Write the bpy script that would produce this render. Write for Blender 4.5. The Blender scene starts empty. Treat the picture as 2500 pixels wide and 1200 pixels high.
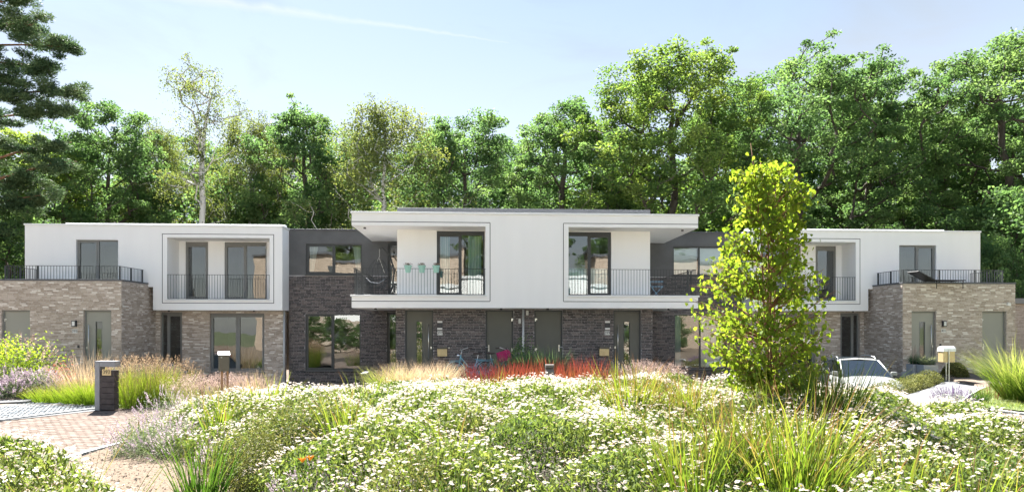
import bpy, bmesh, math, random
import numpy as np
from mathutils import Vector, Matrix

R = math.radians
rng = np.random.default_rng(11)
random.seed(11)
sc = bpy.context.scene
COL = sc.collection

# ------------------------------------------------------------------ camera
EYE = 2.2
YAW = math.atan(83 / 1586)            # the row of houses recedes slightly to the right
cam = bpy.data.cameras.new('camera')
cam.sensor_width = 36.0
cam.lens = 36.0 * 1586 / 2500
cam.shift_y = 194 / 2500
cam.clip_start = 0.05
cam.clip_end = 2000
cam_o = bpy.data.objects.new('camera', cam)
cam_o.location = (0, 0, EYE)
cam_o.rotation_euler = (R(90), 0, -YAW)
COL.objects.link(cam_o)
sc.camera = cam_o

# ------------------------------------------------------------------ light
SUN_EL, SUN_AZ = 52.0, -20.0           # azimuth from +Y, negative = towards -X
sd = Vector((math.sin(R(SUN_AZ)) * math.cos(R(SUN_EL)), math.cos(R(SUN_AZ)) * math.cos(R(SUN_EL)), math.sin(R(SUN_EL))))
sun = bpy.data.lights.new('sun', 'SUN')
sun.energy = 5.0
sun.angle = R(0.53)
sun.color = (1.0, 0.965, 0.91)
sun_o = bpy.data.objects.new('sun', sun)
sun_o.rotation_euler = (-sd).to_track_quat('-Z', 'Y').to_euler()
sun_o.location = (-20, 40, 50)
COL.objects.link(sun_o)

world = bpy.data.worlds.new('World')
sc.world = world
world.use_nodes = True
wn, wl = world.node_tree.nodes, world.node_tree.links
wn.clear()
w_out = wn.new('ShaderNodeOutputWorld')
w_bg = wn.new('ShaderNodeBackground')
w_bg.inputs['Strength'].default_value = 0.05
sky = wn.new('ShaderNodeTexSky')
sky.sky_type = 'NISHITA'
sky.sun_disc = False
sky.sun_elevation = R(SUN_EL)
sky.sun_rotation = R(SUN_AZ)
sky.altitude = 60
sky.air_density = 1.0
sky.dust_density = 0.6
sky.ozone_density = 1.2
# thin high cloud veils and one old contrail, laid out by direction over the whole sky
w_tc = wn.new('ShaderNodeTexCoord')
w_map = wn.new('ShaderNodeMapping')
w_map.inputs['Scale'].default_value = (1.3, 1.3, 4.2)
w_map.inputs['Rotation'].default_value = (0.12, 0.2, 0.3)
w_n = wn.new('ShaderNodeTexNoise')
w_n.inputs['Scale'].default_value = 2.2
w_n.inputs['Detail'].default_value = 7
w_n.inputs['Roughness'].default_value = 0.58
w_n.inputs['Distortion'].default_value = 0.5
w_r = wn.new('ShaderNodeMapRange')
w_r.inputs['From Min'].default_value = 0.47
w_r.inputs['From Max'].default_value = 0.78
w_r.inputs['To Min'].default_value = 0.72
w_r.inputs['To Max'].default_value = 1.0
wl.new(w_tc.outputs['Generated'], w_map.inputs['Vector'])
wl.new(w_map.outputs['Vector'], w_n.inputs['Vector'])
wl.new(w_n.outputs['Fac'], w_r.inputs['Value'])
def px_dir(x, y):
    u, v = (x - 1250) / 1586, (794 - y) / 1586
    return Vector((u * math.cos(YAW) + math.sin(YAW), math.cos(YAW) - u * math.sin(YAW), v)).normalized()
d0, d1 = px_dir(300, -25), px_dir(1250, 103)
cn = d0.cross(d1).normalized()
ca = (d1 - d0).normalized()
def vdot(vec):
    n = wn.new('ShaderNodeVectorMath'); n.operation = 'DOT_PRODUCT'
    n.inputs[1].default_value = vec
    wl.new(w_tc.outputs['Generated'], n.inputs[0])
    return n.outputs['Value']
def wmath(op, a, b=None, c=None):
    n = wn.new('ShaderNodeMath'); n.operation = op
    for i, q in enumerate((a, b, c)):
        if q is None: continue
        if isinstance(q, (int, float)): n.inputs[i].default_value = q
        else: wl.new(q, n.inputs[i])
    return n.outputs[0]
w_n2 = wn.new('ShaderNodeTexNoise')
w_n2.inputs['Scale'].default_value = 26; w_n2.inputs['Detail'].default_value = 6
wl.new(w_tc.outputs['Generated'], w_n2.inputs['Vector'])
along = vdot(ca)
off = wmath('ADD', vdot(cn), wmath('MULTIPLY', wmath('SUBTRACT', w_n2.outputs['Fac'], 0.5), 0.012))
taper = wn.new('ShaderNodeMapRange')
taper.inputs['From Min'].default_value = d0.dot(ca) - 0.25
taper.inputs['From Max'].default_value = d1.dot(ca)
taper.inputs['To Min'].default_value = 0.016
taper.inputs['To Max'].default_value = 0.0006
wl.new(along, taper.inputs['Value'])
band = wmath('SUBTRACT', 1.0, wmath('DIVIDE', wmath('ABSOLUTE', off), taper.outputs['Result']))
band = wmath('MULTIPLY', wmath('MAXIMUM', band, 0.0), wmath('GREATER_THAN', taper.outputs['Result'], 0.0007))
band = wmath('MULTIPLY', band, wmath('MULTIPLY', w_n2.outputs['Fac'], 0.6))
fac = w_r.outputs['Result']
w_mix = wn.new('ShaderNodeMix'); w_mix.data_type = 'RGBA'
wl.new(fac, w_mix.inputs['Factor'])  # an even milky veil with thicker streaks
wl.new(sky.outputs['Color'], w_mix.inputs['A'])
# the veil is whiter and brighter low down, as haze is
w_sep = wn.new('ShaderNodeSeparateXYZ'); wl.new(w_tc.outputs['Generated'], w_sep.inputs[0])
w_hz = wn.new('ShaderNodeMapRange'); w_hz.interpolation_type = 'SMOOTHSTEP'
w_hz.inputs['From Min'].default_value = 0.12; w_hz.inputs['From Max'].default_value = 0.60
wl.new(w_sep.outputs['Z'], w_hz.inputs['Value'])
w_vc = wn.new('ShaderNodeMix'); w_vc.data_type = 'RGBA'
wl.new(w_hz.outputs['Result'], w_vc.inputs['Factor'])
w_vc.inputs['A'].default_value = (2.95, 3.02, 3.12, 1)
w_vc.inputs['B'].default_value = (1.40, 1.92, 2.62, 1)
wl.new(w_vc.outputs['Result'], w_mix.inputs['B'])
w_mix2 = wn.new('ShaderNodeMix'); w_mix2.data_type = 'RGBA'
wl.new(band, w_mix2.inputs['Factor'])
wl.new(w_mix.outputs['Result'], w_mix2.inputs['A'])
w_mix2.inputs['B'].default_value = (3.6, 3.7, 3.8, 1)
wl.new(w_mix2.outputs['Result'], w_bg.inputs['Color'])
wl.new(w_bg.outputs['Background'], w_out.inputs['Surface'])

vs = sc.view_settings
vs.view_transform = 'Standard'
vs.look = 'None'
vs.gamma = 1.0
vs.use_curve_mapping = False
vs.exposure = 2.62
sc.cycles.max_bounces = 8
sc.cycles.diffuse_bounces = 4
sc.cycles.glossy_bounces = 3
sc.cycles.transmission_bounces = 4
sc.cycles.transparent_max_bounces = 8
sc.cycles.sample_clamp_indirect = 6.0
sc.cycles.caustics_reflective = False
sc.cycles.caustics_refractive = False

# ------------------------------------------------------------------ helpers
CT, ST = math.cos(YAW), math.sin(YAW)
def at_t(x, t):
    """plan position of what the photograph shows at column x, t metres in front of the camera"""
    u = (x - 1250) / 1586
    return (u * CT + ST) * t, (CT - u * ST) * t
def z_at(y, t):
    return EYE + (794 - y) / 1586 * t

def lin(c):
    if isinstance(c, str):
        c = [int(c[i:i + 2], 16) / 255 for i in (1, 3, 5)]
        return tuple(q / 12.92 if q <= 0.04045 else ((q + 0.055) / 1.055) ** 2.4 for q in c)
    return tuple(c)

def new_mat(name):
    m = bpy.data.materials.new(name)
    m.use_nodes = True
    m.node_tree.nodes.clear()
    out = m.node_tree.nodes.new('ShaderNodeOutputMaterial')
    return m, m.node_tree.nodes, m.node_tree.links, out

def plain(name, col, rough=0.6, var=0.08, scale=6.0, metal=0.0, bump=0.0, bscale=60.0, spec=0.4, stretch=(1, 1, 1)):
    """base colour with soft blotches and a fine relief"""
    m, n, l, out = new_mat(name)
    b = n.new('ShaderNodeBsdfPrincipled')
    col = lin(col)
    tc = n.new('ShaderNodeTexCoord'); mp = n.new('ShaderNodeMapping')
    mp.inputs['Scale'].default_value = stretch
    l.new(tc.outputs['Object'], mp.inputs['Vector'])
    nz = n.new('ShaderNodeTexNoise'); nz.inputs['Scale'].default_value = scale; nz.inputs['Detail'].default_value = 6
    l.new(mp.outputs['Vector'], nz.inputs['Vector'])
    rp = n.new('ShaderNodeValToRGB')
    e = rp.color_ramp.elements
    e[0].position, e[1].position = 0.3, 0.7
    e[0].color = tuple(q * (1 - var) for q in col) + (1,)
    e[1].color = tuple(min(1, q * (1 + var)) for q in col) + (1,)
    l.new(nz.outputs['Fac'], rp.inputs['Fac'])
    l.new(rp.outputs['Color'], b.inputs['Base Color'])
    b.inputs['Roughness'].default_value = rough
    b.inputs['Metallic'].default_value = metal
    b.inputs['Specular IOR Level'].default_value = spec
    if bump:
        n2 = n.new('ShaderNodeTexNoise'); n2.inputs['Scale'].default_value = bscale; n2.inputs['Detail'].default_value = 4
        l.new(tc.outputs['Object'], n2.inputs['Vector'])
        bp = n.new('ShaderNodeBump'); bp.inputs['Strength'].default_value = bump; bp.inputs['Distance'].default_value = 0.01
        l.new(n2.outputs['Fac'], bp.inputs['Height'])
        l.new(bp.outputs['Normal'], b.inputs['Normal'])
    l.new(b.outputs['BSDF'], out.inputs['Surface'])
    return m

def ramp_mat(name, stops, attr='tone', rough=0.8, trans=0.0, noise=None, spec=0.3, tcol=None, second=None):
    """colour from a per-piece attribute; trans mixes in translucency (leaves); noise=(scale, lighter colour, lo, hi) adds flecks;
    second=(attribute, strength) shifts the value a little"""
    m, n, l, out = new_mat(name)
    a = n.new('ShaderNodeAttribute'); a.attribute_name = attr
    f = a.outputs['Fac']
    if second:
        a2 = n.new('ShaderNodeAttribute'); a2.attribute_name = second[0]
        s = n.new('ShaderNodeMath'); s.operation = 'MULTIPLY_ADD'
        l.new(a2.outputs['Fac'], s.inputs[0]); s.inputs[1].default_value = second[1]
        l.new(f, s.inputs[2])
        s2 = n.new('ShaderNodeMath'); s2.operation = 'SUBTRACT'
        l.new(s.outputs[0], s2.inputs[0]); s2.inputs[1].default_value = second[1] * 0.5
        f = s2.outputs[0]
    rp = n.new('ShaderNodeValToRGB')
    els = rp.color_ramp.elements
    while len(els) < len(stops): els.new(0.5)
    for e, (p, c) in zip(els, sorted(stops)):
        e.position = p; e.color = lin(c) + (1,)
    l.new(f, rp.inputs['Fac'])
    col = rp.outputs['Color']
    if noise:
        tc = n.new('ShaderNodeTexCoord')
        nz = n.new('ShaderNodeTexNoise'); nz.inputs['Scale'].default_value = noise[0]; nz.inputs['Detail'].default_value = 5
        l.new(tc.outputs['Object'], nz.inputs['Vector'])
        mr = n.new('ShaderNodeMapRange')
        mr.inputs['From Min'].default_value = noise[2]; mr.inputs['From Max'].default_value = noise[3]
        l.new(nz.outputs['Fac'], mr.inputs['Value'])
        mx = n.new('ShaderNodeMix'); mx.data_type = 'RGBA'
        l.new(mr.outputs['Result'], mx.inputs['Factor'])
        l.new(col, mx.inputs['A']); mx.inputs['B'].default_value = lin(noise[1]) + (1,)
        col = mx.outputs['Result']
    b = n.new('ShaderNodeBsdfPrincipled')
    l.new(col, b.inputs['Base Color'])
    b.inputs['Roughness'].default_value = rough
    b.inputs['Specular IOR Level'].default_value = spec
    res = b.outputs['BSDF']
    if trans:
        t = n.new('ShaderNodeBsdfTranslucent')
        if tcol:
            mm = n.new('ShaderNodeMix'); mm.data_type = 'RGBA'; mm.blend_type = 'MULTIPLY'
            mm.inputs['Factor'].default_value = 1
            l.new(col, mm.inputs['A']); mm.inputs['B'].default_value = tuple(tcol) + (1,)
            l.new(mm.outputs['Result'], t.inputs['Color'])
        else:
            l.new(col, t.inputs['Color'])
        ms = n.new('ShaderNodeMixShader'); ms.inputs['Fac'].default_value = trans
        l.new(res, ms.inputs[1]); l.new(t.outputs['BSDF'], ms.inputs[2])
        res = ms.outputs['Shader']
    l.new(res, out.inputs['Surface'])
    return m

def glass_mat(name, tint=(0.80, 0.86, 0.84), refl=0.17, wave=0.0016):
    m, n, l, out = new_mat(name)
    tr = n.new('ShaderNodeBsdfTransparent'); tr.inputs['Color'].default_value = tint + (1,)
    gl = n.new('ShaderNodeBsdfGlossy'); gl.inputs['Roughness'].default_value = 0.0
    gl.inputs['Color'].default_value = (0.95, 0.98, 0.97, 1)
    fr = n.new('ShaderNodeLayerWeight'); fr.inputs['Blend'].default_value = 0.5
    pw = n.new('ShaderNodeMath'); pw.operation = 'POWER'; pw.inputs[1].default_value = 4.0
    l.new(fr.outputs['Facing'], pw.inputs[0])
    ad = n.new('ShaderNodeMath'); ad.operation = 'MULTIPLY_ADD'; ad.inputs[1].default_value = 0.7; ad.inputs[2].default_value = refl
    l.new(pw.outputs[0], ad.inputs[0])
    tc = n.new('ShaderNodeTexCoord')
    nz = n.new('ShaderNodeTexNoise'); nz.inputs['Scale'].default_value = 1.6; nz.inputs['Detail'].default_value = 1
    l.new(tc.outputs['Object'], nz.inputs['Vector'])
    bp = n.new('ShaderNodeBump'); bp.inputs['Strength'].default_value = 1.0; bp.inputs['Distance'].default_value = wave
    l.new(nz.outputs['Fac'], bp.inputs['Height'])
    l.new(bp.outputs['Normal'], gl.inputs['Normal'])
    mx = n.new('ShaderNodeMixShader')
    l.new(ad.outputs[0], mx.inputs['Fac']); l.new(tr.outputs[0], mx.inputs[1]); l.new(gl.outputs[0], mx.inputs[2])
    l.new(mx.outputs[0], out.inputs['Surface'])
    return m

M = {}
M['white'] = plain('white_render', (0.87, 0.87, 0.865), 0.9, 0.013, 2.2, bump=0.12, bscale=180, spec=0.2, stretch=(1.4, 1.4, .22))
M['white_cap'] = plain('white_cap', (0.78, 0.79, 0.79), 0.45, 0.02, 3)
M['dark_render'] = plain('dark_render', (0.125, 0.126, 0.128), 0.92, 0.10, 2.0, bump=0.25, bscale=220, spec=0.2)
M['dark_cap'] = plain('dark_cap', (0.085, 0.09, 0.10), 0.5, 0.05, 3)
M['groove'] = plain('groove', (0.012, 0.012, 0.013), 0.9, 0.05)
M['frame'] = plain('frame_grey', (0.20, 0.205, 0.20), 0.45, 0.03, 4)
M['frame_dark'] = plain('frame_dark', (0.052, 0.058, 0.06), 0.45, 0.04, 4)
M['door'] = plain('door_greige', (0.29, 0.29, 0.25), 0.42, 0.03, 2)
M['door_dark'] = plain('door_umber', (0.10, 0.101, 0.086), 0.45, 0.05, 2)
M['rail'] = plain('rail_metal', (0.045, 0.05, 0.052), 0.5, 0.05)
M['steel'] = plain('brushed_steel', (0.62, 0.62, 0.6), 0.3, 0.05, 20, metal=0.9)
M['galv'] = plain('galvanised', (0.50, 0.52, 0.53), 0.5, 0.12, 30, metal=0.35)
M['glass'] = glass_mat('window_glass')
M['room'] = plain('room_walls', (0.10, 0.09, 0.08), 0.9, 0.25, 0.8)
M['curtain'] = ramp_mat('curtain_cloth', [(0, (0.55, 0.60, 0.58)), (1, (0.78, 0.80, 0.76))], trans=0.3)
M['curtain_blue'] = ramp_mat('curtain_teal', [(0, (0.32, 0.48, 0.48)), (1, (0.62, 0.74, 0.72))], trans=0.2)
M['blind'] = plain('blind_cloth', (0.66, 0.70, 0.70), 0.9, 0.03)
M['blind_blue'] = plain('pleated_blind', (0.50, 0.64, 0.66), 0.9, 0.05, stretch=(1, 1, 8))
M['mortar_light'] = plain('mortar_light', (0.44, 0.39, 0.345), 0.95, 0.2, 12, bump=0.5)
M['mortar_dark'] = plain('mortar_grey', (0.36, 0.345, 0.345), 0.95, 0.2, 12, bump=0.5)
M['brick_light'] = ramp_mat('brick_taupe', [(0.0, (0.33, 0.275, 0.225)), (0.35, (0.43, 0.36, 0.30)), (0.6, (0.49, 0.42, 0.355)), (0.84, (0.56, 0.49, 0.43)), (0.93, (0.70, 0.645, 0.58)), (1, (0.78, 0.745, 0.69))],
    rough=0.92, noise=(16, (0.62, 0.58, 0.53), 0.56, 0.78))
M['brick_dark'] = ramp_mat('brick_umber', [(0.0, (0.036, 0.034, 0.037)), (0.35, (0.074, 0.069, 0.071)), (0.65, (0.115, 0.099, 0.097)), (0.9, (0.16, 0.130, 0.122)), (1, (0.20, 0.178, 0.172))],
    rough=0.75, noise=(30, (0.12, 0.11, 0.115), 0.6, 0.85))
def brick_far():
    m, n, l, out = new_mat('brick_far')
    b = n.new('ShaderNodeBsdfPrincipled'); t = n.new('ShaderNodeTexBrick'); tc = n.new('ShaderNodeTexCoord'); mp = n.new('ShaderNodeMapping')
    mp.inputs['Rotation'].default_value = (R(90), 0, 0)
    t.inputs['Scale'].default_value = 1.0; t.inputs['Brick Width'].default_value = .21; t.inputs['Row Height'].default_value = .058; t.inputs['Mortar Size'].default_value = .006
    t.inputs['Color1'].default_value = (.30, .23, .17, 1); t.inputs['Color2'].default_value = (.46, .37, .29, 1); t.inputs['Mortar'].default_value = (.33, .28, .23, 1)
    l.new(tc.outputs['Object'], mp.inputs['Vector']); l.new(mp.outputs['Vector'], t.inputs['Vector']); l.new(t.outputs['Color'], b.inputs['Base Color'])
    b.inputs['Roughness'].default_value = .9; l.new(b.outputs['BSDF'], out.inputs['Surface'])
    return m
M['brick_far'] = brick_far()
M['brick_beige'] = ramp_mat('brick_beige', [(0.0, (0.26, 0.20, 0.15)), (0.5, (0.40, 0.32, 0.25)), (1, (0.55, 0.47, 0.39))], rough=0.92)
M['concrete'] = plain('concrete', (0.42, 0.43, 0.43), 0.85, 0.10, 3, bump=0.3, bscale=90)
M['slab'] = plain('concrete_slab', (0.155, 0.157, 0.16), 0.95, 0.10, 1.5, bump=0.2, bscale=120, spec=0.0)
M['paver'] = ramp_mat('paver_clay', spec=0.0, stops= [(0.0, (0.125, 0.098, 0.083)), (0.5, (0.155, 0.125, 0.108)), (1, (0.185, 0.155, 0.137))], rough=0.9, noise=(9, (0.19, 0.165, 0.15), 0.5, 0.8))
M['bounce_paving'] = plain('bounce_paving_grey', (0.45, 0.44, 0.42), 0.9, 0.12, 5)  # for the unseen forecourt, kept pale so it bounces light up at the facades
M['joint'] = plain('joint_sand', (0.04, 0.032, 0.026), 0.95, 0.25, 20)
M['sett'] = ramp_mat('granite_sett', spec=0.0, stops= [(0.0, (0.15, 0.165, 0.18)), (0.5, (0.22, 0.235, 0.25)), (1, (0.30, 0.31, 0.315))], rough=0.85)
M['sett_joint'] = plain('sett_joint', (0.10, 0.105, 0.11), 0.95, 0.3, 20)
M['soil'] = plain('soil', (0.13, 0.10, 0.075), 0.95, 0.4, 5, bump=0.8, bscale=30)
M['dark_soil'] = plain('planting_soil', (0.045, 0.036, 0.027), 0.95, 0.4, 5, bump=0.8, bscale=30)
M['lawn'] = plain('lawn_ground', (0.11, 0.14, 0.045), 0.95, 0.4, 4, bump=0.8, bscale=40)
M['ground'] = plain('ground_green', (0.07, 0.085, 0.04), 0.95, 0.4, 0.4)
M['gravel_ground'] = plain('gravel_ground', (0.15, 0.118, 0.092), 0.95, 0.35, 25, bump=1.0, bscale=70, spec=0.0)
M['stone'] = ramp_mat('gravel_stone', spec=0.0, stops= [(0, (0.10, 0.08, 0.06)), (0.5, (0.21, 0.17, 0.13)), (1, (0.36, 0.32, 0.28))], rough=0.9)
M['asphalt'] = plain('parking_paving', (0.16, 0.155, 0.15), 0.9, 0.2, 8)

def link(o, parent=None):
    COL.objects.link(o)
    if parent is not None:
        o.parent = parent
    return o
def empty(name, loc=(0, 0, 0), rz=0.0, parent=None):
    o = bpy.data.objects.new(name, None)
    o.empty_display_size = 0.2
    o.location = loc; o.rotation_euler = (0, 0, rz)
    return link(o, parent)
def tag(o, label, cat, group=None, kind=None):
    o['label'] = label; o['category'] = cat
    if group: o['group'] = group
    o['kind'] = kind or 'thing'
    return o
def structure(o):
    o['kind'] = 'structure'
    return o

class MB:
    """collects boxes, tubes and polygons; build() links them as one mesh object"""
    def __init__(s): s.v, s.f, s.m = [], [], []
    def poly(s, pts, mi=0):
        b = len(s.v); s.v += [tuple(p) for p in pts]; s.f.append(tuple(range(b, b + len(pts)))); s.m.append(mi)
        return s
    def box(s, x0, x1, y0, y1, z0, z1, mi=0, mat=None):
        b = len(s.v)
        c = [(x0, y0, z0), (x1, y0, z0), (x1, y1, z0), (x0, y1, z0), (x0, y0, z1), (x1, y0, z1), (x1, y1, z1), (x0, y1, z1)]
        if mat is not None: c = [tuple(mat @ Vector(p)) for p in c]
        s.v += c
        for f in ((0, 3, 2, 1), (4, 5, 6, 7), (0, 1, 5, 4), (1, 2, 6, 5), (2, 3, 7, 6), (3, 0, 4, 7)):
            s.f.append(tuple(b + i for i in f)); s.m.append(mi)
        return s
    def tube(s, pts, r, n=6, mi=0, cap=True):
        pts = [Vector(p) for p in pts]
        rs = r if isinstance(r, (list, tuple)) else [r] * len(pts)
        rings = []
        prev = None
        for i, p in enumerate(pts):
            d = (pts[min(i + 1, len(pts) - 1)] - pts[max(i - 1, 0)])
            d = d.normalized() if d.length > 1e-9 else Vector((0, 0, 1))
            if prev is None:
                a = d.orthogonal().normalized()
            else:
                a = prev - d * prev.dot(d)
                a = a.normalized() if a.length > 1e-6 else d.orthogonal().normalized()
            prev = a
            bb = d.cross(a)
            base = len(s.v)
            for k in range(n):
                t = 2 * math.pi * k / n
                s.v.append(tuple(p + (a * math.cos(t) + bb * math.sin(t)) * rs[i]))
            rings.append(base)
        for i in range(len(rings) - 1):
            for k in range(n):
                k2 = (k + 1) % n
                s.f.append((rings[i] + k, rings[i] + k2, rings[i + 1] + k2, rings[i + 1] + k)); s.m.append(mi)
        if cap:
            s.f.append(tuple(rings[0] + k for k in reversed(range(n)))); s.m.append(mi)
            s.f.append(tuple(rings[-1] + k for k in range(n))); s.m.append(mi)
        return s
    def lathe(s, prof, n=16, cx=0, cy=0, cz=0, mi=0):
        rings = []
        for r, z in prof:
            base = len(s.v)
            for k in range(n):
                t = 2 * math.pi * k / n
                s.v.append((cx + r * math.cos(t), cy + r * math.sin(t), cz + z))
            rings.append(base)
        for i in range(len(rings) - 1):
            for k in range(n):
                k2 = (k + 1) % n
                s.f.append((rings[i] + k, rings[i] + k2, rings[i + 1] + k2, rings[i + 1] + k)); s.m.append(mi)
        return s
    def mesh(s, name, mats, smooth=False, bevel=0.0):
        me = bpy.data.meshes.new(name)
        me.from_pydata(s.v, [], s.f)
        for m in (mats if isinstance(mats, (list, tuple)) else [mats]): me.materials.append(m)
        me.polygons.foreach_set('material_index', s.m)
        if smooth: me.polygons.foreach_set('use_smooth', [True] * len(s.f))
        me.update()
        return me
    def build(s, name, mats, parent=None, smooth=False, loc=(0, 0, 0), bevel=0.0):
        o = bpy.data.objects.new(name, s.mesh(name, mats, smooth))
        o.location = loc
        if bevel:
            md = o.modifiers.new('bevel', 'BEVEL'); md.width = bevel; md.segments = 2; md.limit_method = 'ANGLE'
        return link(o, parent)

def np_mesh(name, V, faces, mats, attrs=None, mat_idx=None, smooth=False):
    """faces: list of (n,k) integer arrays"""
    me = bpy.data.meshes.new(name)
    V = np.asarray(V, np.float32)
    me.vertices.add(len(V)); me.vertices.foreach_set('co', V.ravel())
    lv = np.concatenate([f.ravel() for f in faces]).astype(np.int32)
    ls, tot = [], 0
    for f in faces:
        ls.append(tot + np.arange(len(f)) * f.shape[1]); tot += f.size
    me.loops.add(len(lv)); me.loops.foreach_set('vertex_index', lv)
    nf = sum(len(f) for f in faces)
    me.polygons.add(nf); me.polygons.foreach_set('loop_start', np.concatenate(ls).astype(np.int32))
    for m in (mats if isinstance(mats, (list, tuple)) else [mats]): me.materials.append(m)
    if mat_idx is not None: me.polygons.foreach_set('material_index', np.asarray(mat_idx, np.int32))
    me.polygons.foreach_set('use_smooth', np.full(nf, smooth))
    for k, a in (attrs or {}).items():
        at = me.attributes.new(k, 'FLOAT', 'POINT'); at.data.foreach_set('value', np.asarray(a, np.float32))
    me.update(calc_edges=True)
    return me
def np_obj(name, V, faces, mats, parent=None, loc=(0, 0, 0), **kw):
    o = bpy.data.objects.new(name, np_mesh(name, V, faces, mats, **kw))
    o.location = loc
    return link(o, parent)

def wnoise(x, y, seed=0, wl=2.5):
    """smooth pseudo noise in about -1..1"""
    r = np.random.default_rng(seed)
    s = np.zeros(np.broadcast(x, y).shape)
    for i in range(7):
        a = r.uniform(0, 6.28); k = 2 * math.pi / (wl * r.uniform(0.6, 1.7))
        s = s + np.sin(k * (x * math.cos(a) + y * math.sin(a)) + r.uniform(0, 6.28))
    return s / 3.2

def unit(v): return v / np.maximum(np.linalg.norm(v, axis=1, keepdims=True), 1e-9)

def leaf_quads(C, L, W, r, up=0.5, axis=None, fold=0.0):
    """diamond leaves round the centres C; returns vertices (4n) and faces"""
    n = len(C)
    N = unit(r.normal(size=(n, 3)) + np.array([0, 0, up]))
    A = r.normal(size=(n, 3)) if axis is None else np.asarray(axis)
    A = unit(A - N * (A * N).sum(1, keepdims=True))
    B = np.cross(N, A)
    L = np.broadcast_to(L, (n,))[:, None]; W = np.broadcast_to(W, (n,))[:, None]
    V = np.stack([C - A * L * 0.5, C + B * W * 0.5 + N * fold * W - A * L * 0.05, C + A * L * 0.5, C - B * W * 0.5 + N * fold * W - A * L * 0.05], 1).reshape(-1, 3)
    F = np.arange(4 * n).reshape(n, 4)
    return V, F

def blades(P, D, L, W, curve, r, seg=4, flat=None):
    """grass blades: base P, start direction D, length L, width W, bend curve (towards the ground). returns V, F, grad"""
    n = len(P)
    L = np.broadcast_to(L, (n,)); W = np.broadcast_to(W, (n,)); curve = np.broadcast_to(curve, (n,))
    H = D * np.array([1, 1, 0]) + r.normal(size=(n, 3)) * np.array([0.12, 0.12, 0])
    H = unit(H)
    side = np.cross(H, np.array([0, 0, 1.0]))
    ang = r.uniform(-1.3, 1.3, n)[:, None]
    side = unit(side * np.cos(ang) + H * np.sin(ang))
    d = unit(D)
    pos = P.copy()
    V = np.zeros((n, seg + 1, 2, 3)); G = np.zeros((n, seg + 1, 2))
    for i in range(seg + 1):
        f = i / seg
        w = W * (1 - f) ** 0.6 * (0.55 + 1.1 * min(f * 3, 0.45)) + 0.0006
        V[:, i, 0] = pos - side * w[:, None] * 0.5
        V[:, i, 1] = pos + side * w[:, None] * 0.5
        G[:, i] = f
        pos = pos + d * (L / seg)[:, None]
        d = unit(d + (H * 0.55 + np.array([0, 0, -0.85])) * (curve / seg * (0.4 + 1.2 * f))[:, None])
    idx = np.arange(n * (seg + 1) * 2).reshape(n, seg + 1, 2)
    F = np.stack([idx[:, :-1, 0], idx[:, :-1, 1], idx[:, 1:, 1], idx[:, 1:, 0]], -1).reshape(-1, 4)
    return V.reshape(-1, 3), F, G.reshape(-1), V[:, -1].mean(1)
# ================================================================== HOUSES
XC = 1.72                       # axis of symmetry of the row
FLOOR = 0.38
ROOF = 6.12

def holed(mb, x0, x1, z0, z1, Y, holes, depth=0.14, mi=0, mi_rev=None):
    """wall sheet facing -Y with openings and their reveals"""
    xs = sorted({x0, x1, *[h[0] for h in holes], *[h[1] for h in holes]}); xs = [x for x in xs if x0 <= x <= x1]
    zs = sorted({z0, z1, *[h[2] for h in holes], *[h[3] for h in holes]}); zs = [z for z in zs if z0 <= z <= z1]
    for i in range(len(xs) - 1):
        for j in range(len(zs) - 1):
            cx, cz = (xs[i] + xs[i + 1]) / 2, (zs[j] + zs[j + 1]) / 2
            if any(h[0] < cx < h[1] and h[2] < cz < h[3] for h in holes): continue
            mb.poly([(xs[i], Y, zs[j]), (xs[i + 1], Y, zs[j]), (xs[i + 1], Y, zs[j + 1]), (xs[i], Y, zs[j + 1])], mi)
    mr = mi if mi_rev is None else mi_rev
    for h in holes:
        a, b, c, d = h[:4]; D = Y + (h[4] if len(h) > 4 else depth)
        a, b = max(a, x0), min(b, x1); c, d = max(c, z0), min(d, z1)
        mb.poly([(a, Y, c), (a, Y, d), (a, D, d), (a, D, c)], mr)
        mb.poly([(b, Y, d), (b, Y, c), (b, D, c), (b, D, d)], mr)
        mb.poly([(a, Y, d), (b, Y, d), (b, D, d), (a, D, d)], mr)
        mb.poly([(b, Y, c), (a, Y, c), (a, D, c), (b, D, c)], mr)

BL, BH, CH = 0.202, 0.047, 0.058
def lay(x0, x1, z0, z1, holes, seed, axis='x', const=0.0, out=-1):
    """brick list (centre along, centre z, length, axis, plane, outward sign) in wild bond, cut at openings"""
    r = random.Random(seed)
    res = []
    nz = int((z1 - z0) / CH)
    for j in range(nz):
        zc = z0 + (j + 0.5) * CH
        if zc + BH / 2 > z1: break
        iv = [(x0, x1)]
        for h in holes:
            if h[2] - BH / 2 < zc < h[3] + BH / 2:
                nv = []
                for a, b in iv:
                    if h[0] > a: nv.append((a, min(b, h[0])))
                    if h[1] < b: nv.append((max(a, h[1]), b))
                iv = [q for q in nv if q[1] - q[0] > 0.03]
        off = r.uniform(0, 0.21)
        for a, b in iv:
            p = a - off
            while p < b:
                L = BL if r.random() > 0.16 else 0.098
                s, e = max(p, a + 0.004), min(p + L, b - 0.004)
                if e - s > 0.03: res.append(((s + e) / 2, zc, e - s, axis, const, out))
                p += L + 0.010
    return res

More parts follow.
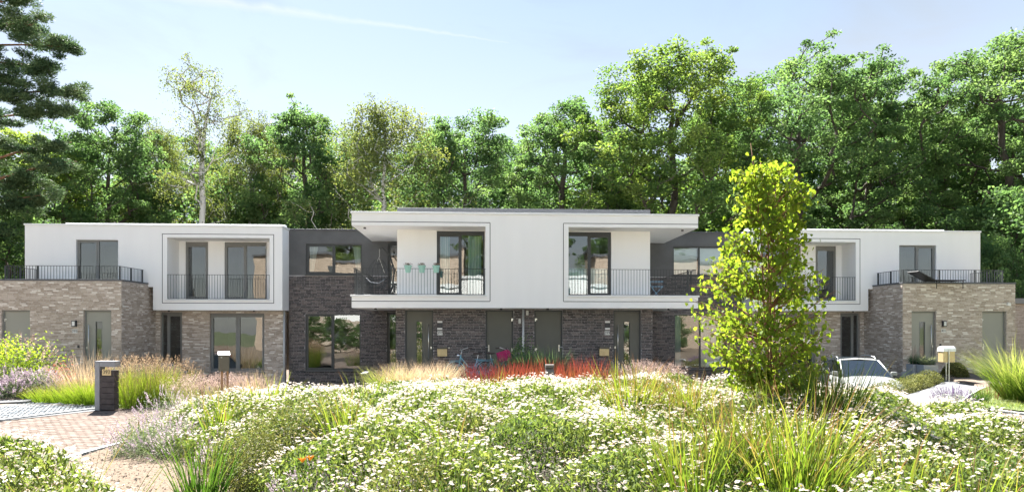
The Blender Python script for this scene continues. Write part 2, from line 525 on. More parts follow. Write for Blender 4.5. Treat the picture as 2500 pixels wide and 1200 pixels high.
BTRI = np.array([[0, 1, 5, 4], [1, 2, 6, 5], [2, 3, 7, 6], [3, 0, 4, 7], [0, 3, 2, 1], [4, 5, 6, 7]])
def brick_corners(L, proud, deep=0.02):
    """local corners, front towards -Y"""
    hx, hz = L / 2, BH / 2
    return np.array([(-hx, -proud, -hz), (hx, -proud, -hz), (hx, deep, -hz), (-hx, deep, -hz), (-hx, -proud, hz), (hx, -proud, hz), (hx, deep, hz), (-hx, deep, hz)])
BF = np.array([[0, 1, 5, 4], [1, 2, 6, 5], [3, 0, 4, 7], [4, 5, 6, 7], [0, 3, 2, 1]])
_bm = {}
def brick_mesh(mat, k):
    key = (mat.name, k)
    if key not in _bm:
        t = (k + 0.5) / 14
        _bm[key] = np_mesh('brick', brick_corners(BL, 0.007 + 0.004 * random.random()), [BF], mat, attrs={'tone': np.full(8, t)})
    return _bm[key]
def lay_bricks(wall, bricks, mat, n_single, seen):
    """the first n_single whole bricks in view become objects, the rest one joined part"""
    r = random.Random(5)
    whole = [b for b in bricks if abs(b[2] - BL) < 1e-6 and b[3] == 'x' and seen(b)]
    whole.sort(key=lambda b: -b[1])
    step = max(1, len(whole) // max(1, n_single))
    single = whole[::step][:n_single]
    ids = set(id(b) for b in single)
    for b in single:
        o = bpy.data.objects.new('brick', brick_mesh(mat, min(13, int(r.random() ** 1.0 * 14))))
        o.location = (b[0], b[4], b[1])
        link(o, wall)
    V, T = [], []
    for b in bricks:
        if id(b) in ids: continue
        c = brick_corners(b[2], 0.006 + 0.006 * r.random())
        if b[3] == 'y':
            c = np.stack([-c[:, 1] * b[5] * -1 if False else c[:, 1] * -b[5], c[:, 0], c[:, 2]], 1)
            c = c + np.array([b[4], b[0], b[1]])
        else:
            c = c + np.array([b[0], b[4], b[1]])
        V.append(c); T += [r.random()] * 8
    n = len(V)
    F = (BF[None] + 8 * np.arange(n)[:, None, None]).reshape(-1, 4)
    o = np_obj('brick_field', np.concatenate(V), [F], mat, parent=wall, attrs={'tone': T})
    o['kind'] = 'stuff'

def window(parent, x0, x1, z0, z1, Y, splits=(), fm='frame', casing=True, room=True, sill=False, sash=True, fw=0.055, room_depth=1.8, top=0.0):
    """> frame, sash, pane, room, sill"""
    w = empty('window', (0, 0, 0), parent=parent); w.location = (-parent.location[0], -parent.location[1], -parent.location[2])
    mb = MB()
    y0, y1 = Y, Y + 0.07
    zt = z1 - top
    mb.box(x0, x0 + fw, y0, y1, z0, z1); mb.box(x1 - fw, x1, y0, y1, z0, z1)
    mb.box(x0 + fw, x1 - fw, y0, y1, z0, z0 + fw * 1.25); mb.box(x0 + fw, x1 - fw, y0, y1, zt - fw, zt)
    if top: mb.box(x0 + fw, x1 - fw, y0 + 0.01, y1, zt + 0.008, z1)
    for s in splits: mb.box(s - fw * 0.55, s + fw * 0.55, y0 - 0.004, y1, z0 + fw * 1.25, zt - fw)
    mb.build('frame', M[fm], w)
    xs = [x0 + fw] + [q for s in splits for q in (s - fw * 0.55, s + fw * 0.55)] + [x1 - fw]
    for i in range(0, len(xs), 2):
        a, b = xs[i], xs[i + 1]; c, d = z0 + fw * 1.25, zt - fw
        if sash and (sash is True or sash[i // 2]):
            g = 0.05
            m2 = MB(); ya, yb = Y - 0.012, Y + 0.058
            m2.box(a + .003, a + g, ya, yb, c + .003, d - .003); m2.box(b - g, b - .003, ya, yb, c + .003, d - .003)
            m2.box(a + g, b - g, ya, yb, c + .003, c + g); m2.box(a + g, b - g, ya, yb, d - g, d - .003)
            m2.build('sash', M[fm], w)
            a, b, c, d = a + g, b - g, c + g, d - g
        yy = Y + 0.03
        pm = MB().poly([(-(b - a) / 2, 0, -(d - c) / 2), ((b - a) / 2, 0, -(d - c) / 2), ((b - a) / 2, 0, (d - c) / 2), (-(b - a) / 2, 0, (d - c) / 2)])
        p = pm.build('pane', M['glass'], w, loc=((a + b) / 2, yy, (c + d) / 2))
        p.rotation_euler = (R(random.uniform(-.35, .35)), 0, R(random.uniform(-.35, .35)))
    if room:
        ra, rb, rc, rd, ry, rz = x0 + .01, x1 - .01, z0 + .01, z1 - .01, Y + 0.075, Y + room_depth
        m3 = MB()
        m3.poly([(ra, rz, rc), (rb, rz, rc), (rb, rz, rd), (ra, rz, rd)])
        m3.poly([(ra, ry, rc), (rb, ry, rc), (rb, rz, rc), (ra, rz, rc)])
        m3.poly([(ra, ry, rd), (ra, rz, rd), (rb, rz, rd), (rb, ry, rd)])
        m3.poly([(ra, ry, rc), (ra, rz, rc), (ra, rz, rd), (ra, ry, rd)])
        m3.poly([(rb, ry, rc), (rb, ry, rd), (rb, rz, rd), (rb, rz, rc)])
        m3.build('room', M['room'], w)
    if sill:
        MB().box(x0 - .03, x1 + .03, Y - 0.16, Y + .02, z0 - 0.045, z0 - 0.004).build('sill', M[fm], w)
    return w

def door(parent, x0, x1, z0, z1, Y, mat, fm, hinge, glazed=True, side_bar=None, lever=None):
    """> frame, leaf, pane, pull_bar / lever_handle, hinge"""
    d = empty('door', parent=parent); d.location = (-parent.location[0], -parent.location[1], -parent.location[2])
    fw = 0.05
    mb = MB()
    mb.box(x0, x0 + fw, Y, Y + .08, z0, z1); mb.box(x1 - fw, x1, Y, Y + .08, z0, z1); mb.box(x0 + fw, x1 - fw, Y, Y + .08, z1 - fw, z1)
    mb.build('frame', M[fm], d)
    a, b, c, e = x0 + fw + .006, x1 - fw - .006, z0 + .01, z1 - fw - .006
    lm = MB()
    xc = (a + b) / 2
    if glazed:
        g0, g1, h0, h1 = xc - 0.10, xc + 0.10, z0 + 0.35, z1 - 0.42
        holed(lm, a, b, c, e, Y + .006, [(g0, g1, h0, h1, .03)])
        lm.build('leaf', M[mat], d)
        q = MB()
        f = .014
        for bx in ((g0 - f, g0, h0 - f, h1 + f), (g1, g1 + f, h0 - f, h1 + f), (g0, g1, h1, h1 + f), (g0, g1, h0 - f, h0)):
            q.box(bx[0], bx[1], Y - .004, Y + .02, bx[2], bx[3])
        q.build('pane_trim', M[fm], d)
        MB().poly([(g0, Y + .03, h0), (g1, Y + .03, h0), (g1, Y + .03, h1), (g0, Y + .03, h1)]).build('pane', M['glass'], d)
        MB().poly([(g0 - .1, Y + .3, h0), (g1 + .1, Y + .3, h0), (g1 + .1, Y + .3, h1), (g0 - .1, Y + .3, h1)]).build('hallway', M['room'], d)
    else:
        lm.box(a, b, Y + .006, Y + .05, c, e); lm.build('leaf', M[mat], d)
    if side_bar:
        t = MB(); t.tube([(side_bar, Y - .06, z0 + .62), (side_bar, Y - .06, z0 + 1.84)], .016, 8)
        for zz in (z0 + .78, z0 + 1.68): t.tube([(side_bar, Y - .06, zz), (side_bar, Y + .01, zz)], .008, 6)
        t.build('pull_bar', M['steel'], d, smooth=True)
        MB().box(side_bar - .02 * hinge - .09 * hinge, side_bar - .05 * hinge - .02 * hinge, Y - .006, Y + .008, z0 + .98, z0 + 1.06).build('lock', M['steel'], d) if hinge < 0 else MB().box(side_bar - .11, side_bar - .07, Y - .006, Y + .008, z0 + .98, z0 + 1.06).build('lock', M['steel'], d)
    if lever:
        t = MB(); t.box(lever - .018, lever + .018, Y - .008, Y + .008, z0 + .88, z0 + 1.12)
        t.tube([(lever, Y - .004, z0 + 1.04), (lever, Y - .055, z0 + 1.04), (lever - .13 * hinge, Y - .055, z0 + 1.04)], .010, 6)
        t.build('lever_handle', M['steel'], d, smooth=False)
        hx = x0 + fw if hinge < 0 else x1 - fw
        for zz in (z0 + .95, z1 - .35):
            MB().box(hx - .02, hx + .02, Y - .02, Y + .004, zz - .05, zz + .05).box(hx - .02 , hx + .06 , Y - .014, Y + .004, zz + .0, zz + .045).build('hinge', M['steel'], d)
    return d

def railing(parent, pts, z0, z1, sp=0.105, posts=()):
    """> top_rail, bottom_rail, each bar, each post"""
    q = empty('railing', parent=parent); q.location = (-parent.location[0], -parent.location[1], -parent.location[2])
    mb, m2 = MB(), MB()
    bar = MB().box(-.006, .006, -.006, .006, 0, z1 - z0 - .02).mesh('bar', M['rail'])
    for (xa, ya), (xb, yb) in zip(pts[:-1], pts[1:]):
        L = math.hypot(xb - xa, yb - ya)
        mt = Matrix.Translation((xa, ya, 0)) @ Matrix.Rotation(math.atan2(yb - ya, xb - xa), 4, 'Z')
        mb.box(-.018, L + .018, -.018, .018, z1 - .012, z1 + .003, mat=mt)
        m2.box(0, L, -.01, .01, z0, z0 + .014, mat=mt)
        n = max(1, int(round(L / sp)))
        for k in range(n + 1):
            if k == n and (xb, yb) != pts[-1]: continue
            f = k / n
            o = bpy.data.objects.new('bar', bar); o.location = (xa + (xb - xa) * f, ya + (yb - ya) * f, z0 + .012); link(o, q)
    mb.build('top_rail', M['rail'], q); m2.build('bottom_rail', M['rail'], q)
    for px, py in posts:
        MB().box(px - .022, px + .022, py - .022, py + .022, z0 - .05, z1 - .002).build('post', M['rail'], q)
    return q

def ring(mb, x0, x1, z0, z1, y0, y1, w):
    mb.box(x0, x1, y0, y1, z1 - w, z1); mb.box(x0, x1, y0, y1, z0, z0 + w)
    mb.box(x0, x0 + w, y0, y1, z0 + w, z1 - w); mb.box(x1 - w, x1, y0, y1, z0 + w, z1 - w)

def text(body, size, loc, parent, mat, rx=90, rz=0, name='lettering', align='CENTER'):
    c = bpy.data.curves.new(name, 'FONT'); c.body = body; c.size = size; c.extrude = 0.001
    c.align_x = align; c.align_y = 'CENTER'
    c.materials.append(mat)
    tmp = bpy.data.objects.new('tmp', c); COL.objects.link(tmp)
    dg = bpy.context.evaluated_depsgraph_get()
    me = bpy.data.meshes.new_from_object(tmp.evaluated_get(dg))
    bpy.data.objects.remove(tmp)
    o = bpy.data.objects.new(name, me); o.location = loc; o.rotation_euler = (R(rx), 0, R(rz))
    return link(o, parent)
M['ink'] = plain('ink', (0.02, 0.02, 0.02), 0.6)
M['plate'] = plain('plate', (0.72, 0.72, 0.70), 0.5, 0.03)
M['lamp_body'] = plain('lamp_body', (0.05, 0.05, 0.055), 0.5)
M['lamp_glass'] = plain('lamp_opal', (0.72, 0.72, 0.70), 0.3)

def plan(parent):  # offset that puts world-space meshes under a parent standing elsewhere
    return tuple(-q for q in parent.location)

# ---------------------------------------------------------------- end houses
def end_house(s, label):
    """s=-1 left, +1 right; all x given as distances from the axis"""
    H = empty('house', (XC + s * 14.0, 26.0, FLOOR))
    tag(H, label, 'house', 'houses of the row')
    off = plan(H)
    def X(a, b): return (XC + s * b, XC + s * a) if s < 0 else (XC + a, XC + b)
    def hole(a, b, z0, z1, *d): x0, x1 = X(a, b); return (x0, x1, z0, z1, *d)
    # white upper storey: front sheet with window and loggia, right/left flank, soffit, roof, back
    wall = MB()
    Y = 26.0
    x0, x1 = X(9.41, 19.17)
    lx0, lx1 = X(9.41, 14.36)
    uw = hole(15.68, 17.27, 3.78, 5.52, .10)
    lg = hole(9.90, 13.83, 3.22, 5.63, 1.05)
    # front: low part only in front of the loggia
    holed(wall, lx0, lx1, 2.80, 6.06, Y, [lg])
    ox0, ox1 = X(14.36, 19.17)
    holed(wall, ox0, ox1, 3.70, 6.06, Y, [uw])
    gx0, gx1 = lg[0], lg[1]
    rw1, rw2 = hole(12.69, 13.59, 3.25, 5.60), hole(10.35, 12.04, 3.25, 5.60)
    holed(wall, gx0, gx1, 3.22, 5.63, Y + 1.05, [rw1, rw2], depth=0.05)
    fl = XC + s * 9.41
    wall.poly([(fl, Y, 2.8), (fl, 33, 2.8), (fl, 33, 6.06), (fl, Y, 6.06)])
    fo = XC + s * 19.17
    wall.poly([(fo, Y, 3.4), (fo, 33, 3.4), (fo, 33, 6.06), (fo, Y, 6.06)])
    wall.poly([(x0, 33, .0), (x1, 33, .0), (x1, 33, 6.06), (x0, 33, 6.06)])
    wall.poly([(lx0, Y, 2.8), (lx1, Y, 2.8), (lx1, 33, 2.8), (lx0, 33, 2.8)])
    st = XC + s * 14.36
    wall.poly([(st, Y, 2.8), (st, Y + .7, 2.8), (st, Y + .7, 3.8), (st, Y, 3.8)])
    wall.poly([(x0, Y, 6.05), (x1, Y, 6.05), (x1, 33, 6.05), (x0, 33, 6.05)])
    wall.build('upper_wall', M['white'], H, loc=off)
    cap = MB(); e = .03
    cap.box(x0 - e, x1 + e, Y - e, Y + .3, 6.06, 6.125)
    cap.box(fl - .04 if s > 0 else fl - .22, fl + .22 if s > 0 else fl + .04, Y + .3, 33, 6.06, 6.122)
    cap.box(fo - .22 if s > 0 else fo - .03, fo + .03 if s > 0 else fo + .22, Y + .3, 33, 6.06, 6.122)
    cap.build('roof_edge', M['white_cap'], H, loc=off, bevel=.006)
    a, b = X(9.5, 17.85)
    c2 = MB(); c2.box(a, b, Y + .32, Y + .6, 6.126, 6.215); c2.build('raised_roof_edge', M['white_cap'], H, loc=off, bevel=.006)
    a, b = X(9.5, 14.1)
    c3 = MB(); c3.box(a, b, Y + .602, Y + .9, 6.128, 6.25); c3.build('raised_roof_edge', M['white_cap'], H, loc=off, bevel=.006)
    gr = MB(); a, b = X(9.73, 14.02); ring(gr, a, b, 3.07, 5.78, Y - .0025, Y + .02, .022)
    gr.build('shadow_groove', M['groove'], H, loc=off)
    led = MB(); led.box(gx0 - .06, gx1 + .06, Y - .035, Y + .10, 3.17, 3.222); led.build('loggia_ledge', M['white_cap'], H, loc=off, bevel=.005)
    cl = MB().box(gx0 + .002, gx1 - .002, Y + .1, Y + 1.04, 3.20, 3.235); cl.build('loggia_floor', M['concrete'], H, loc=off)
    # openings
    fm = 'frame'
    window(H, uw[0], uw[1], uw[2], uw[3], Y + .09, [(uw[0] + uw[1]) / 2], fm, sash=[s < 0, s > 0])
    window(H, rw1[0], rw1[1], rw1[2], rw1[3], Y + 1.08, (), fm, top=.10)
    window(H, rw2[0], rw2[1], rw2[2], rw2[3], Y + 1.08, [(rw2[0] + rw2[1]) / 2], fm, sash=[s < 0, s > 0], top=.10)
    railing(H, [(gx0 + .02, Y + .03), (gx1 - .02, Y + .03)], 3.25, 4.19)
    # brick ground floor
    bw = empty('brick_wall', parent=H); bw.location = off
    gw, gn = hole(10.30, 12.44, .36, 2.69), hole(13.52, 14.36, .36, 2.73)
    mort = MB()
    bx0, bx1 = X(9.54, 14.55)
    holed(mort, bx0, bx1, -.9, 2.80, 26.6, [gw, gn])
    ed, sd_ = hole(14.90, 15.87, FLOOR, 2.75), hole(17.72, 18.69, FLOOR, 2.75)
    wx0, wx1 = X(14.55, 19.05)
    holed(mort, wx0, wx1, -.3, 3.80, 24.1, [ed, sd_], depth=.12)
    wi = XC + s * 14.55; wo = XC + s * 19.05
    mort.poly([(wi, 24.1, -.9), (wi, 26.7, -.9), (wi, 26.7, 3.8), (wi, 24.1, 3.8)])
    mort.poly([(wo, 24.1, -.3), (wo, 33, -.3), (wo, 33, 3.8), (wo, 24.1, 3.8)])
    mort.poly([(fl - s * -.13, 26.6, -.9), (fl - s * -.13, 27, -.9), (fl - s * -.13, 27, 2.8), (fl - s * -.13, 26.6, 2.8)])
    mort.poly([(wx0, 24.1, 3.6), (wx1, 24.1, 3.6), (wx1, 26, 3.6), (wx0, 26, 3.6)])
    mort.build('mortar', M['mortar_light'], bw)
    br = lay(wx0, wx1, -.3, 3.80, [ed, sd_], 3 + s, 'x', 24.1)
    br += lay(bx0, bx1, -.9, 2.80, [gw, gn], 13 + s, 'x', 26.6)
    br += lay(24.1, 26.6, -.9, 3.78, [], 23 + s, 'y', wi, -s)
    br += lay(24.1, 26.6, -.3, 3.78, [], 33 + s, 'y', wo, s)
    lay_bricks(bw, br, M['brick_light'], 296, lambda q: q[4] == 24.1 and q[1] > 1.6 and (s > 0 or q[0] > -17.2))
    cp = MB(); e = .02
    cp.box(wx0 - e, wx1 + e, 24.1 - e, 24.4, 3.802, 3.86)
    cp.box(wi - .3 if s < 0 else wi - e, wi + e if s < 0 else wi + .3, 24.402, 26.0, 3.802, 3.858)
    cp.box(wo - e if s < 0 else wo - .3, wo + .3 if s < 0 else wo + e, 24.402, 26.0, 3.802, 3.858)
    cp.build('coping', M['dark_cap'], H, loc=off, bevel=.005)
    window(H, gw[0], gw[1], gw[2], gw[3], 26.69, [(gw[0] + gw[1]) / 2], fm, sill=True, top=.05)
    window(H, gn[0], gn[1], gn[2], gn[3], 26.69, [gn[0] + .25] if s < 0 else [gn[1] - .25], fm, sash=[s > 0, s < 0], top=.05)
    bar = XC + s * 15.71
    door(H, ed[0], ed[1], FLOOR, 2.75, 24.19, 'door', fm, -s, True, side_bar=bar)
    lev = XC + s * (17.85 if s > 0 else 18.55)
    if s > 0: door(H, sd_[0], sd_[1], FLOOR, 2.75, 24.19, 'door', fm, -1, False, lever=sd_[0] + .12)
    else: door(H, sd_[0], sd_[1], FLOOR, 2.75, 24.19, 'door', fm, -1, False, lever=sd_[1] - .12)
    # roof terrace railing
    a, b = X(14.0, 18.75)
    inner, outer = XC + s * 14.72, XC + s * 18.72
    railing(H, [(inner, 25.95), (inner, 24.32), (outer, 24.32), (outer, 25.95)], 3.87, 4.36, posts=[(inner, 25.9), (inner, 25.1), (inner, 24.32), (inner + (outer - inner) * .36, 24.32), (inner + (outer - inner) * .72, 24.32), (outer, 24.32), (outer, 25.1)])
    # small fittings
    lx = XC + s * 16.16
    w = empty('wall_lamp', parent=H); w.location = off
    MB().box(lx - .075, lx + .075, 24.0, 24.09, 2.16, 2.38).build('lamp_body', M['lamp_body'], w, bevel=.006)
    MB().box(lx - .045, lx + .045, 23.985, 24.0, 2.19, 2.35).build('lamp_glass', M['lamp_glass'], w)
    npl = empty('house_number', parent=H); npl.location = off
    MB().box(lx - .09, lx + .09, 24.075, 24.09, 1.93, 2.07).build('plate', M['plate'], npl)
    text('395' if s < 0 else '401', .125, (lx, 24.072, 2.0), npl, M['ink'])
    bx = XC + s * 16.03
    MB().box(bx - .03, bx + .03, 24.06, 24.09, 1.40, 1.50).build('doorbell', M['lamp_body'], H, loc=off)
    if s > 0:
        MB().box(20.42, 20.53, 24.02, 24.09, 2.96, 3.07).build('motion_sensor', M['plate'], H, loc=off, bevel=.008)
    # downpipe at the inner brick edge and soffit spots
    px = XC + s * 9.50
    MB().tube([(px, 26.54, -.8), (px, 26.54, 2.8)], .04, 10).build('downpipe', M['galv'], H, loc=off, smooth=True)
    for d in (10.6, 13.9):
        MB().lathe([(.04, -.05), (.04, 0), (0, 0)], 10, XC + s * d, 26.3, 2.8).build('soffit_spot', M['lamp_body'], H, loc=off)
    return H
HL = end_house(-1, 'white house with taupe brick wing left of the dark brick house')
HR = end_house(1, 'white house with taupe brick wing at the right, partly behind the young tree')

# ---------------------------------------------------------------- central double house
HC = empty('house', (XC, 23.5, FLOOR))
tag(HC, 'dark brick double house with projecting white balcony storey in the middle', 'house', 'houses of the row')
offc = plan(HC)
def both(f):
    for s in (-1, 1): f(s)
wall = MB()
Y = 22.65
x0, x1 = XC - 6.07, XC + 6.07
iL, iR = XC - 1.46, XC + 1.45
# front sheet of the white storey: middle panel plus upper and lower fascia
wall.poly([(iL, Y, 2.81), (iR, Y, 2.81), (iR, Y, 6.06), (iL, Y, 6.06)])
for a, b in ((x0, iL), (iR, x1)):
    wall.poly([(a, Y, 5.65), (b, Y, 5.65), (b, Y, 6.06), (a, Y, 6.06)])
    wall.poly([(a, Y, 2.81), (b, Y, 2.81), (b, Y, 3.24), (a, Y, 3.24)])
B = 23.6
bx0, bx1 = XC - 4.63, XC + 4.60
wL, wR = (XC - 3.21, XC - 1.48, 3.27, 5.62), (XC + 1.50, XC + 3.16, 3.27, 5.62)
holed(wall, bx0, bx1, 3.24, 5.65, B, [wL, wR], depth=.10)
for xx in (iL, iR): wall.poly([(xx, Y, 3.24), (xx, B, 3.24), (xx, B, 5.65), (xx, Y, 5.65)])
for xx in (bx0, bx1): wall.poly([(xx, B, 3.24), (xx, 26.9, 3.24), (xx, 26.9, 5.65), (xx, B, 5.65)])
for a, b in ((x0, iL), (iR, x1)):                     # soffits, balcony slab
    wall.poly([(a, Y, 5.65), (b, Y, 5.65), (b, 26.9, 5.65), (a, 26.9, 5.65)])
    wall.poly([(a, Y, 3.235), (b, Y, 3.235), (b, 26.9, 3.235), (a, 26.9, 3.235)])
wall.poly([(x0, Y, 2.81), (x1, Y, 2.81), (x1, 26.9, 2.81), (x0, 26.9, 2.81)])
wall.poly([(x0, Y, 6.05), (x1, Y, 6.05), (x1, 33, 6.05), (x0, 33, 6.05)])
for xx in (x0, x1):
    wall.poly([(xx, Y, 5.65), (xx, 26.9, 5.65), (xx, 26.9, 6.06), (xx, Y, 6.06)])
    wall.poly([(xx, Y, 2.81), (xx, 26.9, 2.81), (xx, 26.9, 3.24), (xx, Y, 3.24)])
wall.build('upper_wall', M['white'], HC, loc=offc)
cap = MB(); e = .035
cap.box(x0 - e, x1 + e, Y - e, Y + .3, 6.06, 6.13)
for xx, d in ((x0 - e, .3), (x1 - .3 + e, .3)): cap.box(xx, xx + d, Y + .3, 27.2, 6.06, 6.128)
cap.build('roof_edge', M['white_cap'], HC, loc=offc, bevel=.006)
MB().box(XC - 4.62, XC + 4.58, 23.5, 23.8, 6.0, 6.43).build('raised_roof_edge', M['dark_cap'], HC, loc=offc, bevel=.008)
gr = MB(); g = .022
for s_, xi in ((-1, XC - 1.30), (1, XC + 1.27)):
    a, b = (x0, xi) if s_ < 0 else (xi, x1)
    gr.box(a, b, Y - .0025, Y + .02, 5.79 - g, 5.79); gr.box(a, b, Y - .0025, Y + .02, 3.03, 3.03 + g)
    gr.box(xi - g / 2, xi + g / 2, Y - .0027, Y + .02, 3.03 + g, 5.79 - g)
gr.build('shadow_groove', M['groove'], HC, loc=offc)
for a, b in ((x0 - .04, iL + .05), (iR - .05, x1 + .04)):
    MB().box(a, b, Y - .04, Y + .12, 3.20, 3.262).build('balcony_ledge', M['white_cap'], HC, loc=offc, bevel=.005)
window(HC, *wL, B + .06, [(wL[0] + wL[1]) / 2], 'frame_dark', sash=[True, False], top=.09, room_depth=2.2)
window(HC, *wR, B + .06, [(wR[0] + wR[1]) / 2], 'frame_dark', sash=[False, True], top=.09, room_depth=2.2)
for s_ in (-1, 1):
    edge = XC + s_ * 6.0
    ins = iL - .02 if s_ < 0 else iR + .02
    yr = Y + .06
    railing(HC, [(ins, yr), (edge, yr), (edge, 26.85)], 3.28, 4.18, posts=[(edge, yr + .5), (edge - s_ * .28, yr)])
# dark flanks
bwc = empty('brick_wall', parent=HC); bwc.location = offc
mort = MB(); ren = MB(); bricks = []
for s_ in (-1, 1):
    def X(a, b): return (XC - b, XC - a) if s_ < 0 else (XC + a, XC + b)
    def hole(a, b, z0, z1): q = X(a, b); return (q[0], q[1], z0, z1)
    uw, lw = hole(6.46, 8.73, 4.28, 5.53), hole(6.52, 8.76, .36, 2.68)
    nw, td = hole(4.72, 5.45, .38, 2.74), hole(4.72, 5.42, 3.26, 5.60)
    a, b = X(4.66, 9.41)
    holed(ren, a, b, 4.25, 6.08, 26.9, [uw, (td[0], td[1], 4.25, td[3])], depth=.10)
    holed(mort, a, b, -.9, 4.25, 26.9, [lw, nw, (td[0], td[1], td[2], 4.25)], depth=.10)
    bricks += lay(a, b, -.9, 4.245, [lw, nw, (td[0], td[1], td[2], 4.3)], 40 + s_, 'x', 26.9)
    window(HC, *uw, 26.96, [(uw[0] + uw[1]) / 2], 'frame_dark', sash=[s_ < 0, False], sill=True)
    window(HC, *lw, 26.98, [(lw[0] + lw[1]) / 2], 'frame_dark', sash=[s_ < 0, False], sill=True, room_depth=2.4)
    window(HC, *nw, 26.98, (), 'frame_dark'); window(HC, *td, 26.98, (), 'frame_dark')
    c_ = MB(); c_.box(a, b, 26.85, 27.2, 6.08, 6.135); c_.build('dark_roof_edge', M['dark_cap'], HC, loc=offc, bevel=.004)
    xx = XC + s_ * 4.66
    mort.poly([(xx, 23.5, -.3), (xx, 26.9, -.3), (xx, 26.9, 2.81), (xx, 23.5, 2.81)])
    bricks += lay(23.5, 26.9, -.3, 2.80, [], 50 + s_, 'y', xx, s_)
    ren.poly([(a, 27, 6.07), (b, 27, 6.07), (b, 33, 6.07), (a, 33, 6.07)])
    ren.poly([(a, 33, 0), (b, 33, 0), (b, 33, 6.07), (a, 33, 6.07)])
ren.poly([(XC - 4.66, 33, 0), (XC + 4.66, 33, 0), (XC + 4.66, 33, 6.04), (XC - 4.66, 33, 6.04)])
ren.build('dark_upper_wall', M['dark_render'], HC, loc=offc)
eL, sL = (XC - 4.34, XC - 3.33, FLOOR, 2.76), (XC - 1.45, XC - .44, FLOOR, 2.76)
sR, eR = (XC + .32, XC + 1.35, FLOOR, 2.76), (XC + 3.22, XC + 4.24, FLOOR, 2.76)
holed(mort, XC - 4.66, XC + 4.66, -.3, 2.81, 23.5, [eL, sL, sR, eR], depth=.12)
bricks += lay(XC - 4.66, XC + 4.66, -.3, 2.805, [eL, sL, sR, eR], 61, 'x', 23.5)
mort.build('mortar', M['mortar_dark'], bwc)
lay_bricks(bwc, bricks, M['brick_dark'], 298, lambda q: q[4] == 23.5 and q[1] > 1.15)
door(HC, *eL, 23.59, 'door_dark', 'frame_dark', -1, True, side_bar=eL[1] - .17)
door(HC, *sL, 23.59, 'door_dark', 'frame_dark', 1, False, lever=sL[0] + .12)
door(HC, *sR, 23.59, 'door_dark', 'frame_dark', -1, False, lever=sR[1] - .12)
door(HC, *eR, 23.59, 'door_dark', 'frame_dark', 1, True, side_bar=eR[0] + .17)
MB().tube([(XC - .09, 23.42, .3), (XC - .09, 23.42, 2.81)], .045, 10).tube([(XC - .09, 23.42, 2.35), (XC - .09, 23.42, 2.42)], .052, 10).build('downpipe', M['galv'], HC, loc=offc, smooth=True)
for lx, lz in ((XC - .22, 2.36), (XC + .06, 2.66)):
    w = empty('wall_lamp', parent=HC); w.location = offc
    MB().lathe([(0, .09), (.04, .08), (.05, .03), (.05, -.09), (0, -.09)], 12, lx, 23.42, lz).build('lamp_glass', M['lamp_glass'], w, smooth=True)
    MB().box(lx - .03, lx + .03, 23.45, 23.49, lz - .07, lz + .05).build('lamp_body', M['lamp_body'], w)
for xx, num, dx in ((XC - 3.09, '397', 0), (XC + 2.99, '399', 0)):
    w = empty('entry_panel', parent=HC); w.location = offc
    MB().box(xx - .095, xx + .095, 23.455, 23.49, 2.05, 2.37).build('intercom_box', M['lamp_body'], w)
    MB().box(xx - .09, xx + .09, 23.445, 23.456, 2.30, 2.365).build('light_strip', M['plate'], w)
    MB().box(xx - .09, xx + .09, 23.445, 23.456, 2.05, 2.12).build('name_plate', M['plate'], w)
    n = empty('house_number', parent=HC); n.location = offc
    MB().box(xx - .095, xx + .095, 23.475, 23.49, 1.86, 2.00).build('plate', M['plate'], n)
    text(num, .13, (xx, 23.472, 1.93), n, M['ink'])
for xx in (XC - 3.0, XC + 2.86):
    MB().box(xx + .22, xx + .26, 23.47, 23.49, 1.38, 1.42).build('doorbell', M['steel'], HC, loc=offc)
for d in (-5.3, -.9, .75, 5.1):
    MB().lathe([(.045, -.06), (.045, 0), (0, 0)], 10, XC + d, 22.95, 2.81).build('soffit_spot', M['lamp_body'], HC, loc=offc)
for d in (-5.7, 5.65):
    MB().lathe([(.045, -.05), (.045, 0), (0, 0)], 10, XC + d, 23.1, 5.65).build('soffit_spot', M['lamp_body'], HC, loc=offc)

# curtains and blinds behind the panes
def curtain(xa, xb, z0, z1, Y, mat, label, gather=None, folds=7, taper=0.0):
    n = folds * 6 + 1
    V, T = [], []
    for j in range(9):
        f = j / 8; z = z1 + (z0 - z1) * f
        for i in range(n):
            u = i / (n - 1)
            w = (xb - xa) * (1 - taper * f)
            x = (xa if gather != 'right' else xb - w) + w * u
            V.append((x, Y + .035 * math.sin(u * folds * 2 * math.pi) + .01 * math.sin(9 * u + 3 * f), z)); T.append(.5 + .5 * math.sin(u * 17 + 2 * math.sin(u * 9)))
    idx = np.arange(9 * n).reshape(9, n)
    F = np.stack([idx[:-1, :-1], idx[:-1, 1:], idx[1:, 1:], idx[1:, :-1]], -1).reshape(-1, 4)
    o = np_obj('curtain', np.array(V), [F], mat, attrs={'tone': T}, smooth=True)
    return tag(o, label, 'curtain', 'curtains in the windows')
curtain(XC - 8.62, XC - 8.28, 4.40, 5.44, 27.09, M['curtain'], 'cream curtain at the left of the upper window in the dark wall', taper=.55)
curtain(XC - 6.86, XC - 6.56, 4.40, 5.44, 27.09, M['curtain'], 'cream curtain at the right of the upper window in the dark wall', gather='right', taper=.45)
curtain(wL[0] + .12, wL[0] + .46, 3.35, 5.46, B + .20, M['curtain_blue'], 'pale teal curtain in the left leaf of the balcony window with flower pots')
curtain(wL[1] - .60, wL[1] - .12, 3.35, 5.46, B + .20, M['curtain_blue'], 'wide pale teal curtain in the right leaf of the balcony window with flower pots', folds=9)
curtain(XC + 6.62, XC + 6.85, .45, 2.60, 27.12, M['curtain'], 'narrow sheer curtain in the ground floor window left of the young tree', folds=4)
